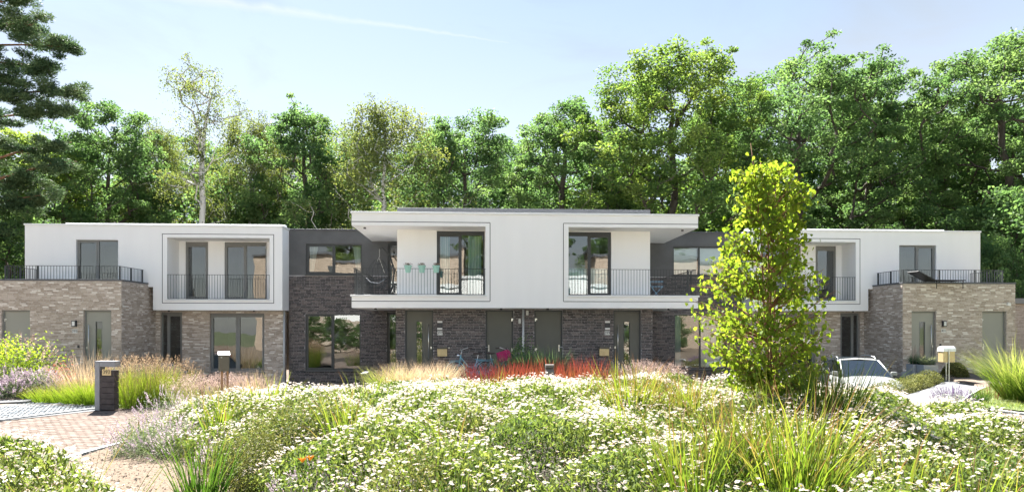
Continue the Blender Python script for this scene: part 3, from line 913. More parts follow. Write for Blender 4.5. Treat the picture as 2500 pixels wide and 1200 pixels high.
curtain(XC + 7.70, XC + 8.66, .45, 2.60, 27.12, M['curtain'], 'wide sheer curtain in the ground floor window behind the young tree', folds=12)
def blind(x0, x1, z0, z1, Y, mat, label):
    o = MB().box(x0, x1, Y, Y + .012, z0, z1).box(x0, x1, Y - .008, Y + .02, z1 - .03, z1 + .0).build('window_blind', mat)
    return tag(o, label, 'blind', 'blinds in the windows')
cR = (wR[0] + wR[1]) / 2
blind(wR[0] + .06, cR - .04, 3.38, 4.30, B + .17, M['blind_blue'], 'pale pleated blind in the left leaf of the balcony window by the blue chair')
blind(cR + .09, wR[1] - .11, 3.38, 4.30, B + .17, M['blind_blue'], 'pale pleated blind in the right leaf of the balcony window by the blue chair')
blind(XC + 6.53, XC + 7.55, 4.36, 5.46, 27.1, M['blind'], 'white roller blind in the left leaf of the dark wall window by the young tree')
blind(XC + 7.64, XC + 8.66, 4.36, 5.46, 27.1, M['blind'], 'white roller blind in the right leaf of the dark wall window by the young tree')
# ================================================================== GROUND
CX, CY, R_IN, R_OUT = 1.2, 11.0, 8.0, 13.05
structure(MB().poly([(-900, -900, -1.0), (900, -900, -1.0), (900, 900, -1.0), (-900, 900, -1.0)]).build('ground', M['ground']))
def sstep(a, b, x):
    t = np.clip((x - a) / (b - a), 0, 1); return t * t * (3 - 2 * t)
# yard between the street and the houses, and the wooded land behind
gx, gy = np.meshgrid(np.linspace(-45, 50, 191), np.linspace(-40, 110, 301), indexing='ij')
def yard_z(x, y):
    xp = np.abs(x - 1.72)
    rr = np.hypot(x - CX, y - CY)
    ring_ = (rr < R_OUT + .05) & ~((xp < 7.2) & (y > 16.45))
    z = np.full(np.broadcast(x, y).shape, .03)
    z = np.where(rr > R_OUT, .03 + .35 * sstep(17.5, 23.0, y), z)
    bed = sstep(7.6, 6.4, xp) * sstep(16.3, 16.9, y)
    z = np.maximum(z, bed * (.30 + .05 * sstep(17, 20, y)))
    park = sstep(4.8, 6.0, xp) * sstep(14.6, 14.2, xp) * sstep(18.3, 20.6, y)
    z = z * (1 - park) + (-.55) * park
    z = np.where(ring_, -.15, z)
    z = np.where(y > 34, .2 + .3 * sstep(34, 60, y), z)
    return z
gz = yard_z(gx, gy)
idx = np.arange(gx.size).reshape(gx.shape)
F = np.stack([idx[:-1, :-1], idx[1:, :-1], idx[1:, 1:], idx[:-1, 1:]], -1).reshape(-1, 4)
yard = structure(np_obj('terrain', np.stack([gx, gy, gz], -1).reshape(-1, 3), [F], M['soil'], smooth=True))
for s_, lab in ((-1, 'left'), (1, 'right')):
    a_, b_ = sorted((1.72 + s_ * 5.9, 1.72 + s_ * 14.4))
    structure(MB().poly([(a_, 20.4, -.53), (b_, 20.4, -.53), (b_, 26.55, -.53), (a_, 26.55, -.53)]).build('parking_paving', M['bounce_paving']))  # this and the entrance sheets are added pale to bounce light onto the fronts
structure(MB().poly([(-2.95, 20.9, .372), (6.4, 20.9, .372), (6.4, 23.48, .372), (-2.95, 23.48, .372)]).build('entrance_paving', M['bounce_paving']))
structure(MB().poly([(-17.4, 22.3, .392), (-12.9, 22.3, .392), (-12.9, 24.08, .392), (-17.4, 24.08, .392)]).build('entrance_paving', M['bounce_paving']))

# street: sand bed, pavers, kerb stones
ang = np.linspace(0, 2 * np.pi, 97)[:-1]
sp = [(CX + R_OUT * math.cos(a), min(CY + R_OUT * math.sin(a), 19.0), -.014) for a in ang]
street = structure(MB().poly(sp).build('street', M['joint']))
def near_frame(x, y, margin=120):
    d = y * CT + x * ST
    u = (x * CT - y * ST) / np.maximum(d, .1)
    return (d > .5) & (np.abs(u) * 1586 < 1250 + margin)
pv = []
rr_ = random.Random(3)
rot = R(-9)
for i in range(-80, 81):
    for j in range(-150, 151):
        a = (i + (.5 if j % 2 else 0)) * .205; b = j * .1045
        x = CX + a * math.cos(rot) - b * math.sin(rot); y = CY + a * math.sin(rot) + b * math.cos(rot)
        q = math.hypot(x - CX, y - CY)
        if q < R_IN - .05 or q > R_OUT - .16: continue
        if not near_frame(x, y, 150) or y > 18.6: continue
        if -5.3 < x < 7.2: continue
        pv.append((x, y))
pvc = np.array([(-.0985, -.0485, 0), (.0985, -.0485, 0), (.0985, .0485, 0), (-.0985, .0485, 0)])
PC = np.concatenate([pvc * np.array([1, 1, 1]) + np.array([0, 0, -.02]), pvc * np.array([.965, .93, 1])])
PF = np.array([[4, 5, 6, 7], [0, 1, 5, 4], [1, 2, 6, 5], [2, 3, 7, 6], [3, 0, 4, 7]])
rm = np.array([[math.cos(rot), math.sin(rot), 0], [-math.sin(rot), math.cos(rot), 0], [0, 0, 1]])
pm = [np_mesh('paver', PC, [PF], M['paver'], attrs={'tone': np.full(8, (k + .5) / 8)}) for k in range(8)]
pv.sort(key=lambda p: math.hypot(*p))
vis = [p for p in pv if near_frame(p[0], p[1], -5) and ((p[0] > 0 and p[1] > 12.0) or (p[0] < 0 and p[1] > 10.9))]
single = set(vis[:150] if False else [p for p in vis if p[0] < 0][:180] + [p for p in vis if p[0] > 0][:118])
V, T = [], []
for p in pv:
    zz = rr_.uniform(-.003, .003)
    if p in single:
        o = bpy.data.objects.new('paver', rr_.choice(pm)); o.location = (p[0], p[1], zz); o.rotation_euler = (0, 0, rot); link(o, street)
    else:
        V.append(PC @ rm + np.array([p[0], p[1], zz])); T += [rr_.random()] * 8
F = (PF[None] + 8 * np.arange(len(V))[:, None, None]).reshape(-1, 4)
o = np_obj('paver_field', np.concatenate(V), [F], M['paver'], parent=street, attrs={'tone': T}); o['kind'] = 'stuff'

kerb = structure(empty('kerb', (CX, CY, 0)))
def kerb_stone(a0, a1, r0, r1, z0, z1):
    mb = MB(); n = 4
    for k in range(n):
        b0, b1 = a0 + (a1 - a0) * k / n, a0 + (a1 - a0) * (k + 1) / n
        p = [(r0 * math.cos(b0), r0 * math.sin(b0)), (r1 * math.cos(b0), r1 * math.sin(b0)), (r1 * math.cos(b1), r1 * math.sin(b1)), (r0 * math.cos(b1), r0 * math.sin(b1))]
        mb.poly([(*q, z1) for q in p]); mb.poly([(*p[0], z0), (*p[0], z1), (*p[3], z1), (*p[3], z0)]); mb.poly([(*p[1], z1), (*p[1], z0), (*p[2], z0), (*p[2], z1)])
        if k == 0: mb.poly([(*p[0], z0), (*p[1], z0), (*p[1], z1), (*p[0], z1)])
        if k == n - 1: mb.poly([(*p[2], z0), (*p[3], z0), (*p[3], z1), (*p[2], z1)])
    return mb
st = .98 / R_OUT
for k in range(int(2 * math.pi / st)):
    a = k * st
    x, y = CX + R_OUT * math.cos(a), CY + R_OUT * math.sin(a)
    if y < 9 or y > 18.9 or -6 < x < 9: continue
    kerb_stone(a, a + st * .992, R_OUT - .06, R_OUT + .06, -.1, .045).build('kerb_stone', M['concrete'], kerb)
st = .98 / R_IN
for k in range(int(2 * math.pi / st)):
    a = k * st
    x, y = CX + R_IN * math.cos(a), CY + R_IN * math.sin(a)
    if y < 5 or x > 9.6 or y > 14.5: continue
    kerb_stone(a, a + st * .992, R_IN - .05, R_IN + .05, -.1, .03).build('kerb_stone', M['concrete'], kerb)

# planted island
isl = []
gx, gy = np.meshgrid(np.linspace(CX - 8, CX + 8, 81), np.linspace(CY - 8, CY + 4.6, 64), indexing='ij')
def isl_z(x, y):
    q = np.hypot(x - CX, y - CY)
    return .02 + .26 * sstep(7.9, 4.5, q) + .02 * wnoise(x, y, 3, 1.2)
zz = isl_z(gx, gy)
inside = np.hypot(gx - CX, gy - CY) < 7.98
idx = np.arange(gx.size).reshape(gx.shape)
F = np.stack([idx[:-1, :-1], idx[1:, :-1], idx[1:, 1:], idx[:-1, 1:]], -1).reshape(-1, 4)
ok = inside.ravel()[F].all(1)
structure(np_obj('island_ground', np.stack([gx, gy, zz], -1).reshape(-1, 3), [F[ok]], [M['gravel_ground'], M['dark_soil']], smooth=True,
    mat_idx=((gx.ravel()[F[ok]].mean(1) > np.interp(gy.ravel()[F[ok]].mean(1), [2.6, 4.4, 6.6, 9.0, 12.35, 13.2], [-.4, -.7, -1.9, -3.5, -6.4, -8.5]))).astype(int)))
# loose gravel where the bed is bare
n = 9000
gxx = rng.uniform(-7, -1.2, n); gyy = rng.uniform(5, 12.3, n)
k = (np.hypot(gxx - CX, gyy - CY) < 7.85)
gxx, gyy = gxx[k], gyy[k]; n = len(gxx)
sz = rng.uniform(.006, .016, n) * (1 + (rng.random(n) > .95) * 1.2)
octa = np.array([(1, 0, 0), (0, 1, 0), (-1, 0, 0), (0, -1, 0), (0, 0, .7), (0, 0, -.7)])
V = octa[None] * sz[:, None, None] * rng.uniform(.6, 1.3, (n, 6, 1)) + np.stack([gxx, gyy, isl_z(gxx, gyy) + sz * .3], -1)[:, None]
OF = np.array([[0, 1, 4], [1, 2, 4], [2, 3, 4], [3, 0, 4]])
F = (OF[None] + 6 * np.arange(n)[:, None, None]).reshape(-1, 3)
o = np_obj('gravel', V.reshape(-1, 3), [F], M['stone'], attrs={'tone': np.repeat(rng.random(n), 6)})
tag(o, 'pale loose gravel on the bare ground of the island bed', 'gravel', kind='stuff')

# grey setts and concrete pad at the left drive
drive = structure(MB().poly([(-19, 13.0, .012), (-11.55, 14.6, .012), (-9.6, 17.6, .012), (-10.3, 18.4, .012), (-13.0, 19.3, .012), (-19, 19.6, .012)]).build('drive', M['sett_joint']))
V, T = [], []
def in_poly(x, y, P):
    c = False; j = len(P) - 1
    for i in range(len(P)):
        if (P[i][1] > y) != (P[j][1] > y) and x < (P[j][0] - P[i][0]) * (y - P[i][1]) / (P[j][1] - P[i][1]) + P[i][0]: c = not c
        j = i
    return c
dp = [(-16.5, 13.6), (-11.7, 14.8), (-9.75, 17.7), (-10.4, 18.3), (-13.0, 19.2), (-16.5, 19.4)]
for i in range(70):
    for j in range(60):
        x = -16.6 + i * .105 + (j % 2) * .05 + rr_.uniform(-.008, .008); y = 13.4 + j * .104 + rr_.uniform(-.008, .008)
        if math.hypot(x - CX, y - CY) < R_OUT + .14 or not in_poly(x, y, dp): continue
        a, b = rr_.uniform(.042, .048), rr_.uniform(.042, .048); h = rr_.uniform(.04, .055)
        th = rr_.uniform(-.08, .08); c_, s_ = math.cos(th), math.sin(th)
        base = [(-a, -b), (a, -b), (a, b), (-a, b)]
        V += [(x + p * c_ - q * s_, y + p * s_ + q * c_, .005) for p, q in base] + [(x + (p * c_ - q * s_) * .82, y + (p * s_ + q * c_) * .82, h) for p, q in base]
        T += [rr_.random()] * 8
F = (PF[None] + 8 * np.arange(len(V) // 8)[:, None, None]).reshape(-1, 4)
o = np_obj('setts', np.array(V), [F], M['sett'], parent=drive, attrs={'tone': T}); o['kind'] = 'stuff'
pad = MB()
pp = [(-17.5, 18.35), (-13.2, 18.35), (-12.55, 18.75), (-12.5, 19.2), (-12.9, 19.55), (-17.5, 19.7)]
pad.poly([(*q, .10) for q in pp])
for q, r_ in zip(pp, pp[1:] + pp[:1]): pad.poly([(*q, -.05), (*r_, -.05), (*r_, .10), (*q, .10)])
structure(pad.build('concrete_pad', M['slab']))

# concrete path to the right wing, in large slabs
path = structure(empty('path', (15.5, 20.5, 0)))
pl = np.array([(11.9, 18.15), (13.0, 19.1), (14.4, 20.2), (15.6, 21.2), (16.5, 22.2), (16.4, 23.0), (16.4, 24.05)])
prr = np.array([(13.15, 17.2), (14.5, 18.6), (15.9, 19.9), (17.2, 20.9), (18.5, 21.8), (20.4, 22.6), (21.2, 24.05)])
pz = [.035, .09, .15, .22, .29, .345, .37]
for i in range(6):
    for h0, h1 in ((0, .497), (.503, 1)):
        a0, a1 = pl[i] + (prr[i] - pl[i]) * h0, pl[i] + (prr[i] - pl[i]) * h1
        b0, b1 = pl[i + 1] + (prr[i + 1] - pl[i + 1]) * h0, pl[i + 1] + (prr[i + 1] - pl[i + 1]) * h1
        b0 = a0 + (b0 - a0) * .996; b1 = a1 + (b1 - a1) * .996
        mb = MB()
        P4 = [(a0, pz[i]), (a1, pz[i]), (b1, pz[i + 1]), (b0, pz[i + 1])]
        top = [(p[0] - 15.5, p[1] - 20.5, z) for p, z in P4]
        mb.poly(top)
        for q, r_ in zip(top, top[1:] + top[:1]): mb.poly([(q[0], q[1], q[2] - .3), (r_[0], r_[1], r_[2] - .3), r_, q])
        mb.build('slab', M['slab'], path)
# edging strip along the right of the path
eb = MB()
for i in range(5):
    a, b = prr[i], prr[i + 1]
    d = (b - a) / np.linalg.norm(b - a); nrm = np.array([d[1], -d[0]])
    p = [a + nrm * .01, a + nrm * .07, b + nrm * .07, b + nrm * .01]
    z0, z1 = pz[i] + .025, pz[i + 1] + .025
    eb.poly([(p[0][0], p[0][1], z0), (p[1][0], p[1][1], z0), (p[2][0], p[2][1], z1), (p[3][0], p[3][1], z1)])
    eb.poly([(p[0][0], p[0][1], z0 - .2), (p[0][0], p[0][1], z0), (p[3][0], p[3][1], z1), (p[3][0], p[3][1], z1 - .2)])
structure(eb.build('path_edging', M['concrete']))
# raised lawn right of the path
lw = MB()
lp = [(13.35, 17.15), (14.6, 18.5), (16.0, 19.8), (17.3, 20.8), (18.6, 21.7), (20.6, 22.5), (24, 23.5), (24, 12), (14.3, 12.3), (14.05, 14.0), (13.75, 15.6), (13.2, 17.0)]
lw.poly([(x, y, .055 + .28 * float(sstep(17.2, 22.5, np.array(y)))) for x, y in lp])
structure(lw.build('lawn', M['lawn']))

# retaining wall beside the parking place
o = MB()
a, b = np.array((16.2, 24.0)), np.array((17.25, 22.35))
d = (b - a) / np.linalg.norm(b - a); nr = np.array([-d[1], d[0]]) * .11
c4 = [a - nr, b - nr, b + nr, a + nr]
o.poly([(*q, .44) for q in c4]); 
for q, r_ in zip(c4, c4[1:] + c4[:1]): o.poly([(*q, -.7), (*r_, -.7), (*r_, .44), (*q, .44)])
tag(o.build('retaining_wall', M['concrete']), 'low pale concrete wall below the two planters beside the silver car', 'wall')

# neighbouring garage at the right edge of the picture
g = empty('garage', (25, 28, .3))
og = plan(g)
MB().box(21.4, 30, 28, 34, -.3, 3.18).build('wall', M['mortar_light'], g, loc=og)
br = lay(21.4, 26, .2, 3.18, [], 77, 'x', 28.0)
V = np.concatenate([brick_corners(b[2], .008) + np.array([b[0], 28.0, b[1]]) for b in br])
F = (BF[None] + 8 * np.arange(len(br))[:, None, None]).reshape(-1, 4)
o = np_obj('brick_field', V, [F], M['brick_light'], parent=g, loc=og, attrs={'tone': np.repeat(rng.random(len(br)) * .6, 8)}); o['kind'] = 'stuff'
MB().box(21.3, 30.1, 27.85, 34.1, 3.185, 3.42).build('roof_edge', M['frame'], g, loc=og)
tag(g, 'low brick garage with pale roof edge at the right border', 'garage')

# house opposite, mirrored in the window panes
oh = empty('house', (2, -9, 0)); oo = plan(oh)
mw = MB()
hs = []
for k in range(-3, 4): hs += [(2 + k * 5.2 - .8, 2 + k * 5.2 + .8, .9, 2.3), (2 + k * 5.2 - .8, 2 + k * 5.2 + .8, 3.7, 5.1)]
mw2 = MB(); holed(mw2, -16, 20, -.5, 5.9, 0, hs, depth=.12)
mw2.v = [(x, -9.0 - y, z) for x, y, z in mw2.v]
mw2.build('wall', M['white'], oh, loc=oo)  # upper storey made white to throw sunlight back onto the facades
ob = lay(-16, 20, -.4, 3.1, hs, 99, 'x', 0)
V = np.concatenate([brick_corners(b[2], .008) * np.array([1, -1, 1]) + np.array([b[0], -9.0, b[1]]) for b in ob])
F = (BF[None] + 8 * np.arange(len(ob))[:, None, None]).reshape(-1, 4)
o = np_obj('brick_field', V, [F], M['brick_beige'], parent=oh, loc=oo, attrs={'tone': np.repeat(rng.random(len(ob)), 8)}); o['kind'] = 'stuff'
MB().box(-16, 20, -17, -9.2, -.5, 5.88).build('body', M['dark_render'], oh, loc=oo)
MB().box(-16.2, 20.2, -17.2, -8.9, 5.92, 6.15).build('roof_edge', M['white_cap'], oh, loc=oo)
for h in hs: 
    w = empty('window', parent=oh); w.location = oo
    MB().poly([(h[0], -9.12, h[2]), (h[1], -9.12, h[2]), (h[1], -9.12, h[3]), (h[0], -9.12, h[3])]).build('pane', M['glass'], w)
    xm = (h[0] + h[1]) / 2
    MB().box(h[0], h[0] + .06, -9.12, -9.06, h[2], h[3]).box(h[1] - .06, h[1], -9.12, -9.06, h[2], h[3]).box(xm - .04, xm + .04, -9.12, -9.05, h[2], h[3]).build('frame', M['frame_dark'], w)
tag(oh, 'white and beige brick house across the street, seen only mirrored in the panes', 'house')

for x0_, x1_, lab in ((-24, -1.5, 'taller beige brick house behind the opposite one, mirrored in the left upper panes'), (12, 34, 'taller beige brick house behind the opposite one, mirrored in the right upper panes')):
    h_ = empty('house', ((x0_ + x1_) / 2, -18, 0)); o_ = plan(h_)
    MB().box(x0_, x1_, -26, -18, 0, 9.6).build('wall', M['brick_far'], h_, loc=o_)
    MB().box(x0_ - .2, x1_ + .2, -26.2, -17.8, 9.605, 9.9).build('roof_edge', M['dark_cap'], h_, loc=o_)
    for k_ in range(4):
        xx = x0_ + 3 + k_ * 5.2
        MB().box(xx - .8, xx + .8, -18.0, -17.97, 6.6, 8.4).build('window', M['frame_dark'], h_, loc=o_)
    tag(h_, lab, 'house')
# ================================================================== TREES
M['bark'] = plain('bark', (0.075, 0.062, 0.05), 0.95, 0.35, 5, bump=0.8, bscale=14, stretch=(1, 1, .25))
M['bark_birch'] = ramp_mat('bark_birch', [(0, (0.40, 0.38, 0.35)), (1, (0.62, 0.60, 0.57))], rough=.8, noise=(7, (0.06, 0.055, 0.05), .60, .68))
M['bark_pine'] = plain('bark_pine', (0.20, 0.105, 0.06), 0.95, 0.4, 5, bump=0.8, bscale=14)
def leafm(name, c0, c1, c2, trans=.42, tcol=(1.35, 1.3, .55), rough=.5):
    return ramp_mat(name, [(0, c0), (.5, c1), (1, c2)], trans=trans, tcol=tcol, rough=max(rough, .6), spec=.10)
M['leaf_oak'] = leafm('leaf_oak', (.068, .126, .054), (.105, .178, .070), (.155, .225, .086), trans=.5, tcol=(1.3, 1.38, .9))
M['leaf_beech'] = leafm('leaf_beech', (.075, .135, .042), (.125, .195, .056), (.185, .240, .070), trans=.5, tcol=(1.45, 1.45, .75))
M['leaf_birch'] = leafm('leaf_birch', (.085, .115, .055), (.125, .160, .070), (.170, .200, .090), trans=.5)
M['leaf_pine'] = leafm('needle', (.050, .095, .050), (.080, .130, .062), (.115, .160, .072), trans=.35, tcol=(1, 1, .8))
M['leaf_young'] = leafm('leaf_young_tree', (.085, .155, .022), (.150, .225, .034), (.225, .275, .055), trans=.55, tcol=(1.75, 1.6, .7), rough=.38)

def tree_meshes(seed, H, base, rx, prof, n_cl, cl_r, per, leaf, kind='leaf', lm='leaf_oak', bm='bark', tr=.28, flat=.62, droop=0.0, lean=(0, 0), fork=0.0, asp=.62, jag=.25, tip=0.028):
    """trunk+limb mesh and crown mesh of a tree standing at the origin. prof(h)=relative crown radius at crown height h (0..1)"""
    r = np.random.default_rng(seed)
    nodes, par = [], []
    nt = 12
    wob = r.normal(size=(nt + 1, 2)) * .10
    for i in range(nt + 1):
        f = i / nt
        nodes.append(np.array([lean[0] * f * H + wob[i, 0] * (i > 0) * (.4 + f), lean[1] * f * H + wob[i, 1] * (i > 0) * (.4 + f), f * H * .9])); par.append(i - 1)
    # clump centres
    hh = r.random(n_cl * 3) ** .85; th = r.uniform(0, 6.283, n_cl * 3)
    lob = 1 + jag * np.sin(3 * th + r.uniform(0, 6)) * r.uniform(.5, 1) + jag * .6 * np.sin(5 * th + 4 * hh + r.uniform(0, 6))
    rad = rx * np.array([prof(h) for h in hh]) * np.sqrt(r.uniform(.06, 1, n_cl * 3)) * lob
    C = np.stack([lean[0] * H * .8 + rad * np.cos(th), lean[1] * H * .8 + rad * np.sin(th), base + hh * (H - base)], 1)
    keep = []
    for i in range(len(C)):                      # keep clumps apart so that gaps stay open
        if len(keep) >= n_cl: break
        if keep and np.min(np.linalg.norm((C[keep] - C[i]) * np.array([1, 1, 1.3]), axis=1)) < cl_r * .72: continue
        keep.append(i)
    C = C[keep]
    big = len(C)
    ax0 = np.array([lean[0] * H * .8, lean[1] * H * .8, base + (H - base) * .45])
    k2 = r.integers(0, big, big // 3)
    ex = C[k2] + unit(C[k2] - ax0) * r.uniform(.5, 1.3, (len(k2), 1)) * cl_r + r.normal(size=(len(k2), 3)) * .35
    C = np.concatenate([C, ex])
    nb_ = (np.linalg.norm(C[:, None] - C[None], axis=2) < 1.9 * cl_r).sum(1) - 1
    okc = nb_ >= 3
    big = int(okc[:big].sum()); C = C[okc]
    order = np.argsort(np.hypot(C[:, 0], C[:, 1]) + .35 * np.abs(C[:, 2] - base))
    ends = []
    for i in order:
        P = C[i]
        N = np.array(nodes)
        dv = P - N
        dist = np.linalg.norm(dv, axis=1)
        hor = np.hypot(dv[:, 0], dv[:, 1])
        cost = dist + 3.0 * np.maximum(0, .35 * hor - dv[:, 2]) + 4 * (N[:, 2] < base * .75)
        j = int(np.argmin(cost)); Q = N[j]
        last = j
        L = dist[j]; m = 3 if L > .8 else 1
        for k in range(1, m + 1):
            f = k / m
            p = Q + (P - Q) * f + np.array([0, 0, -.10 * L * math.sin(math.pi * f) + 0]) + r.normal(size=3) * .05 * L * (f < 1)
            nodes.append(p); par.append(last); last = len(nodes) - 1
        ends.append(last)
    n = len(nodes); N = np.array(nodes)
    cnt = np.zeros(n)
    for e in ends: cnt[e] += 1
    for i in range(n - 1, 0, -1):
        if par[i] >= 0: cnt[par[i]] += cnt[i]
    cnt = np.maximum(cnt, .5)
    rad = tip * cnt ** .5
    rad = rad / rad[0] * tr if rad[0] > tr else rad
    rad[0] = max(rad[0], tr) * 1.15
    for i in range(1, nt + 1): rad[i] = max(rad[i], tr * (1 - i / nt) ** .8 * .85)
    mb = MB()
    kids = {}
    for i in range(1, n): mb_r0 = min(rad[par[i]], rad[i] * 1.6 if par[i] <= nt and i > nt else rad[par[i]]); mb.tube([N[par[i]], N[i]], [mb_r0, rad[i]], 6 if rad[i] > .06 else 4, cap=False)
    tm = mb.mesh('trunk', M[bm], True)
    nv = len(mb.v)
    at = tm.attributes.new('tone', 'FLOAT', 'POINT'); at.data.foreach_set('value', np.random.default_rng(seed).random(nv).astype(np.float32))
    # foliage
    Ve, Fe, Te, b0 = [], [], [], 0
    for i in range(len(C)):
        k = int(per * r.uniform(.6, 1.35)); cr = cl_r * r.uniform(.65, 1.2) * (1 if i < big else .55)
        if i >= big: k //= 3
        g = r.normal(size=(k, 3)); g = g / np.linalg.norm(g, axis=1, keepdims=True) * (r.random((k, 1)) ** .45) * cr
        g[:, 2] *= flat
        if kind == 'pine':
            g[:, 2] *= .55
        p = C[i] + g
        if droop:
            dn = r.exponential(droop, k); p[:, 2] -= dn
        # some leaves along the twig that carries the clump
        tone = np.clip(.5 + .28 * r.normal() + .20 * r.normal(size=k), 0, 1)
        if kind == 'pine':
            ax = unit(g * np.array([1, 1, .5]) + np.array([0, 0, .25 * cr]) + r.normal(size=(k, 3)) * .25 * cr)
            V, F = leaf_quads(p, leaf * r.uniform(.7, 1.3, k), leaf * .16, r, .3, ax)
        else:
            ax = None
            if droop: ax = r.normal(size=(k, 3)) * .4 + np.array([0, 0, -1])
            V, F = leaf_quads(p, leaf * r.uniform(.65, 1.35, k), leaf * asp * r.uniform(.8, 1.2, k), r, .55, ax)
        Ve.append(V); Fe.append(F + b0); b0 += len(V); Te.append(np.repeat(tone, 4))
    cm = np_mesh('crown', np.concatenate(Ve), [np.concatenate(Fe)], M[lm], attrs={'tone': np.concatenate(Te)})
    return tm, cm
def pr_round(h): return max(.12, math.sin(math.pi * min(1, .12 + .86 * h)) ** .65)
def pr_tall(h): return max(.25, (math.sin(math.pi * min(1, .10 + .84 * h)) ** .45) * (1 - .18 * h))
def pr_umbrella(h): return .35 + .65 * math.sin(math.pi * (.08 + .78 * h)) ** .8 if h < .93 else .45
def pr_slim(h): return .45 + .55 * math.sin(math.pi * (.15 + .75 * h))
def pr_birch(h): return (.55 + .45 * math.sin(math.pi * (h * .9 + .1))) * (1 - .55 * h)
KINDS = {
    'oak': tree_meshes(1, 17.5, 3.0, 5.0, pr_tall, 250, .80, 200, .18, lm='leaf_oak'),
    'oak2': tree_meshes(2, 17.5, 4.0, 5.4, pr_round, 250, .80, 200, .18, lm='leaf_oak', lean=(.03, 0)),
    'oak3': tree_meshes(3, 20.0, 7.0, 6.0, pr_umbrella, 270, .85, 205, .185, lm='leaf_oak', tr=.33, lean=(-.02, 0)),
    'oak4': tree_meshes(4, 21.0, 6.0, 5.6, pr_umbrella, 260, .85, 205, .185, lm='leaf_oak', tr=.33, lean=(.04, 0)),
    'beech': tree_meshes(5, 21.0, 2.0, 6.0, pr_tall, 400, .9, 215, .18, lm='leaf_beech', tr=.36, jag=.18),
    'birch': tree_meshes(6, 17.5, 4.0, 4.8, pr_birch, 230, .70, 160, .14, lm='leaf_birch', bm='bark_birch', tr=.17, droop=.55, asp=.55),
    'slim': tree_meshes(7, 20.5, 6.5, 3.4, pr_slim, 120, .65, 120, .14, lm='leaf_birch', bm='bark_birch', tr=.20, droop=.45, asp=.55, lean=(.05, 0)),
    'shrub': tree_meshes(8, 7.0, .6, 3.2, pr_round, 120, .7, 150, .17, lm='leaf_oak', tr=.10),
    'light': tree_meshes(9, 14.0, 2.0, 4.8, pr_round, 210, .78, 190, .17, lm='leaf_beech', tr=.24),
}
def tree(kind, name, loc, sc_, rz, label, group, sxy=None):
    t = empty(name, loc, rz)
    s1 = sxy or sc_
    t.scale = (s1, s1, sc_)
    tm, cm = KINDS[kind]
    link(bpy.data.objects.new('trunk', tm), t); link(bpy.data.objects.new('crown', cm), t)
    return tag(t, label, 'tree' if 'shrub' not in name else 'shrub', group)
HGT = {'oak': 17.5, 'oak2': 17.5, 'oak3': 20., 'oak4': 21., 'beech': 21., 'birch': 17.5, 'slim': 20.5, 'shrub': 7., 'light': 14.}
def stand(kind, name, px, t, ytop, rz, label, wide=1.0, group='trees behind the houses'):
    x, y = at_t(px, t); z0 = .3
    s = (z_at(ytop, t) - z0) / (HGT[kind] * 1.04)
    return tree(kind, name, (x, y, z0), s, rz, label, group, s * wide * 1.14)
stand('light', 'broadleaf_tree', 60, 46, 315, .4, 'low yellow-green tree at the left edge below the pine', 1.05)
stand('oak', 'oak_tree', 265, 47, 245, 1.2, 'dark oak just right of the pine', .9)
stand('birch', 'birch_tree', 385, 52, 288, 2.1, 'small grey-green birch between the dark oak and the slender birch', .8)
stand('slim', 'birch_tree', 470, 44, 138, 0.3, 'tall slender white-trunked birch rising above the left house', 1.0)
stand('birch', 'birch_tree', 610, 50, 262, 3.6, 'drooping olive-green birch right of the slender white-trunked birch', .95)
stand('oak2', 'oak_tree', 755, 48, 255, 2.5, 'dark oak above the dark wall left of the white balcony storey', .92)
stand('birch', 'birch_tree', 940, 45, 232, .9, 'broad silvery birch behind the left end of the white balcony storey', 1.25)
stand('oak', 'oak_tree', 1135, 48, 262, 4.0, 'oak with dark forked trunk behind the three mint flower pots', 1.0)
stand('oak2', 'oak_tree', 1365, 49, 255, 5.2, 'rounded oak behind the middle of the white balcony storey', 1.08)
stand('beech', 'beech_tree', 1640, 45, 122, 1.0, 'huge yellow-green beech, broadest tree behind the houses', 1.12)
stand('oak3', 'oak_tree', 1940, 46, 150, 2.2, 'tall oak with bare trunk directly above the young tree', 1.05)
stand('oak4', 'oak_tree', 2120, 48, 148, 0.6, 'tall oak with leaning trunk above the right house', .95)
stand('oak3', 'oak_tree', 2310, 50, 235, 4.4, 'shorter oak with forked trunk above the right end of the roof', .95)
stand('oak4', 'oak_tree', 2470, 45, 95, 3.3, 'tall oak at the right edge of the picture', 1.05)
# second row, filling between
row2 = [(150, 62, 330, 'oak2'), (470, 60, 330, 'oak'), (680, 62, 310, 'birch'), (850, 60, 320, 'oak'), (1040, 63, 330, 'oak2'), (1245, 62, 335, 'oak'), (1480, 60, 300, 'oak2'), (1790, 62, 200, 'oak'), (2030, 64, 240, 'oak2'), (2220, 60, 260, 'oak'), (2400, 62, 240, 'oak2')]
where = ['under the pine', 'behind the slender birch', 'above the dark wall of the left half', 'just left of the silvery birch', 'right of the silvery birch', 'in the dip right of the flower pots', 'left of the huge beech', 'right of the huge beech', 'between the two tallest right oaks', 'left of the shorter right oak', 'beside the right edge oak']
for i, (px, t, yt, k) in enumerate(row2):
    stand(k, 'background_tree', px, t, yt, i * 1.3, 'more distant tree seen in the gap ' + where[i], 1.1, 'second row of trees')
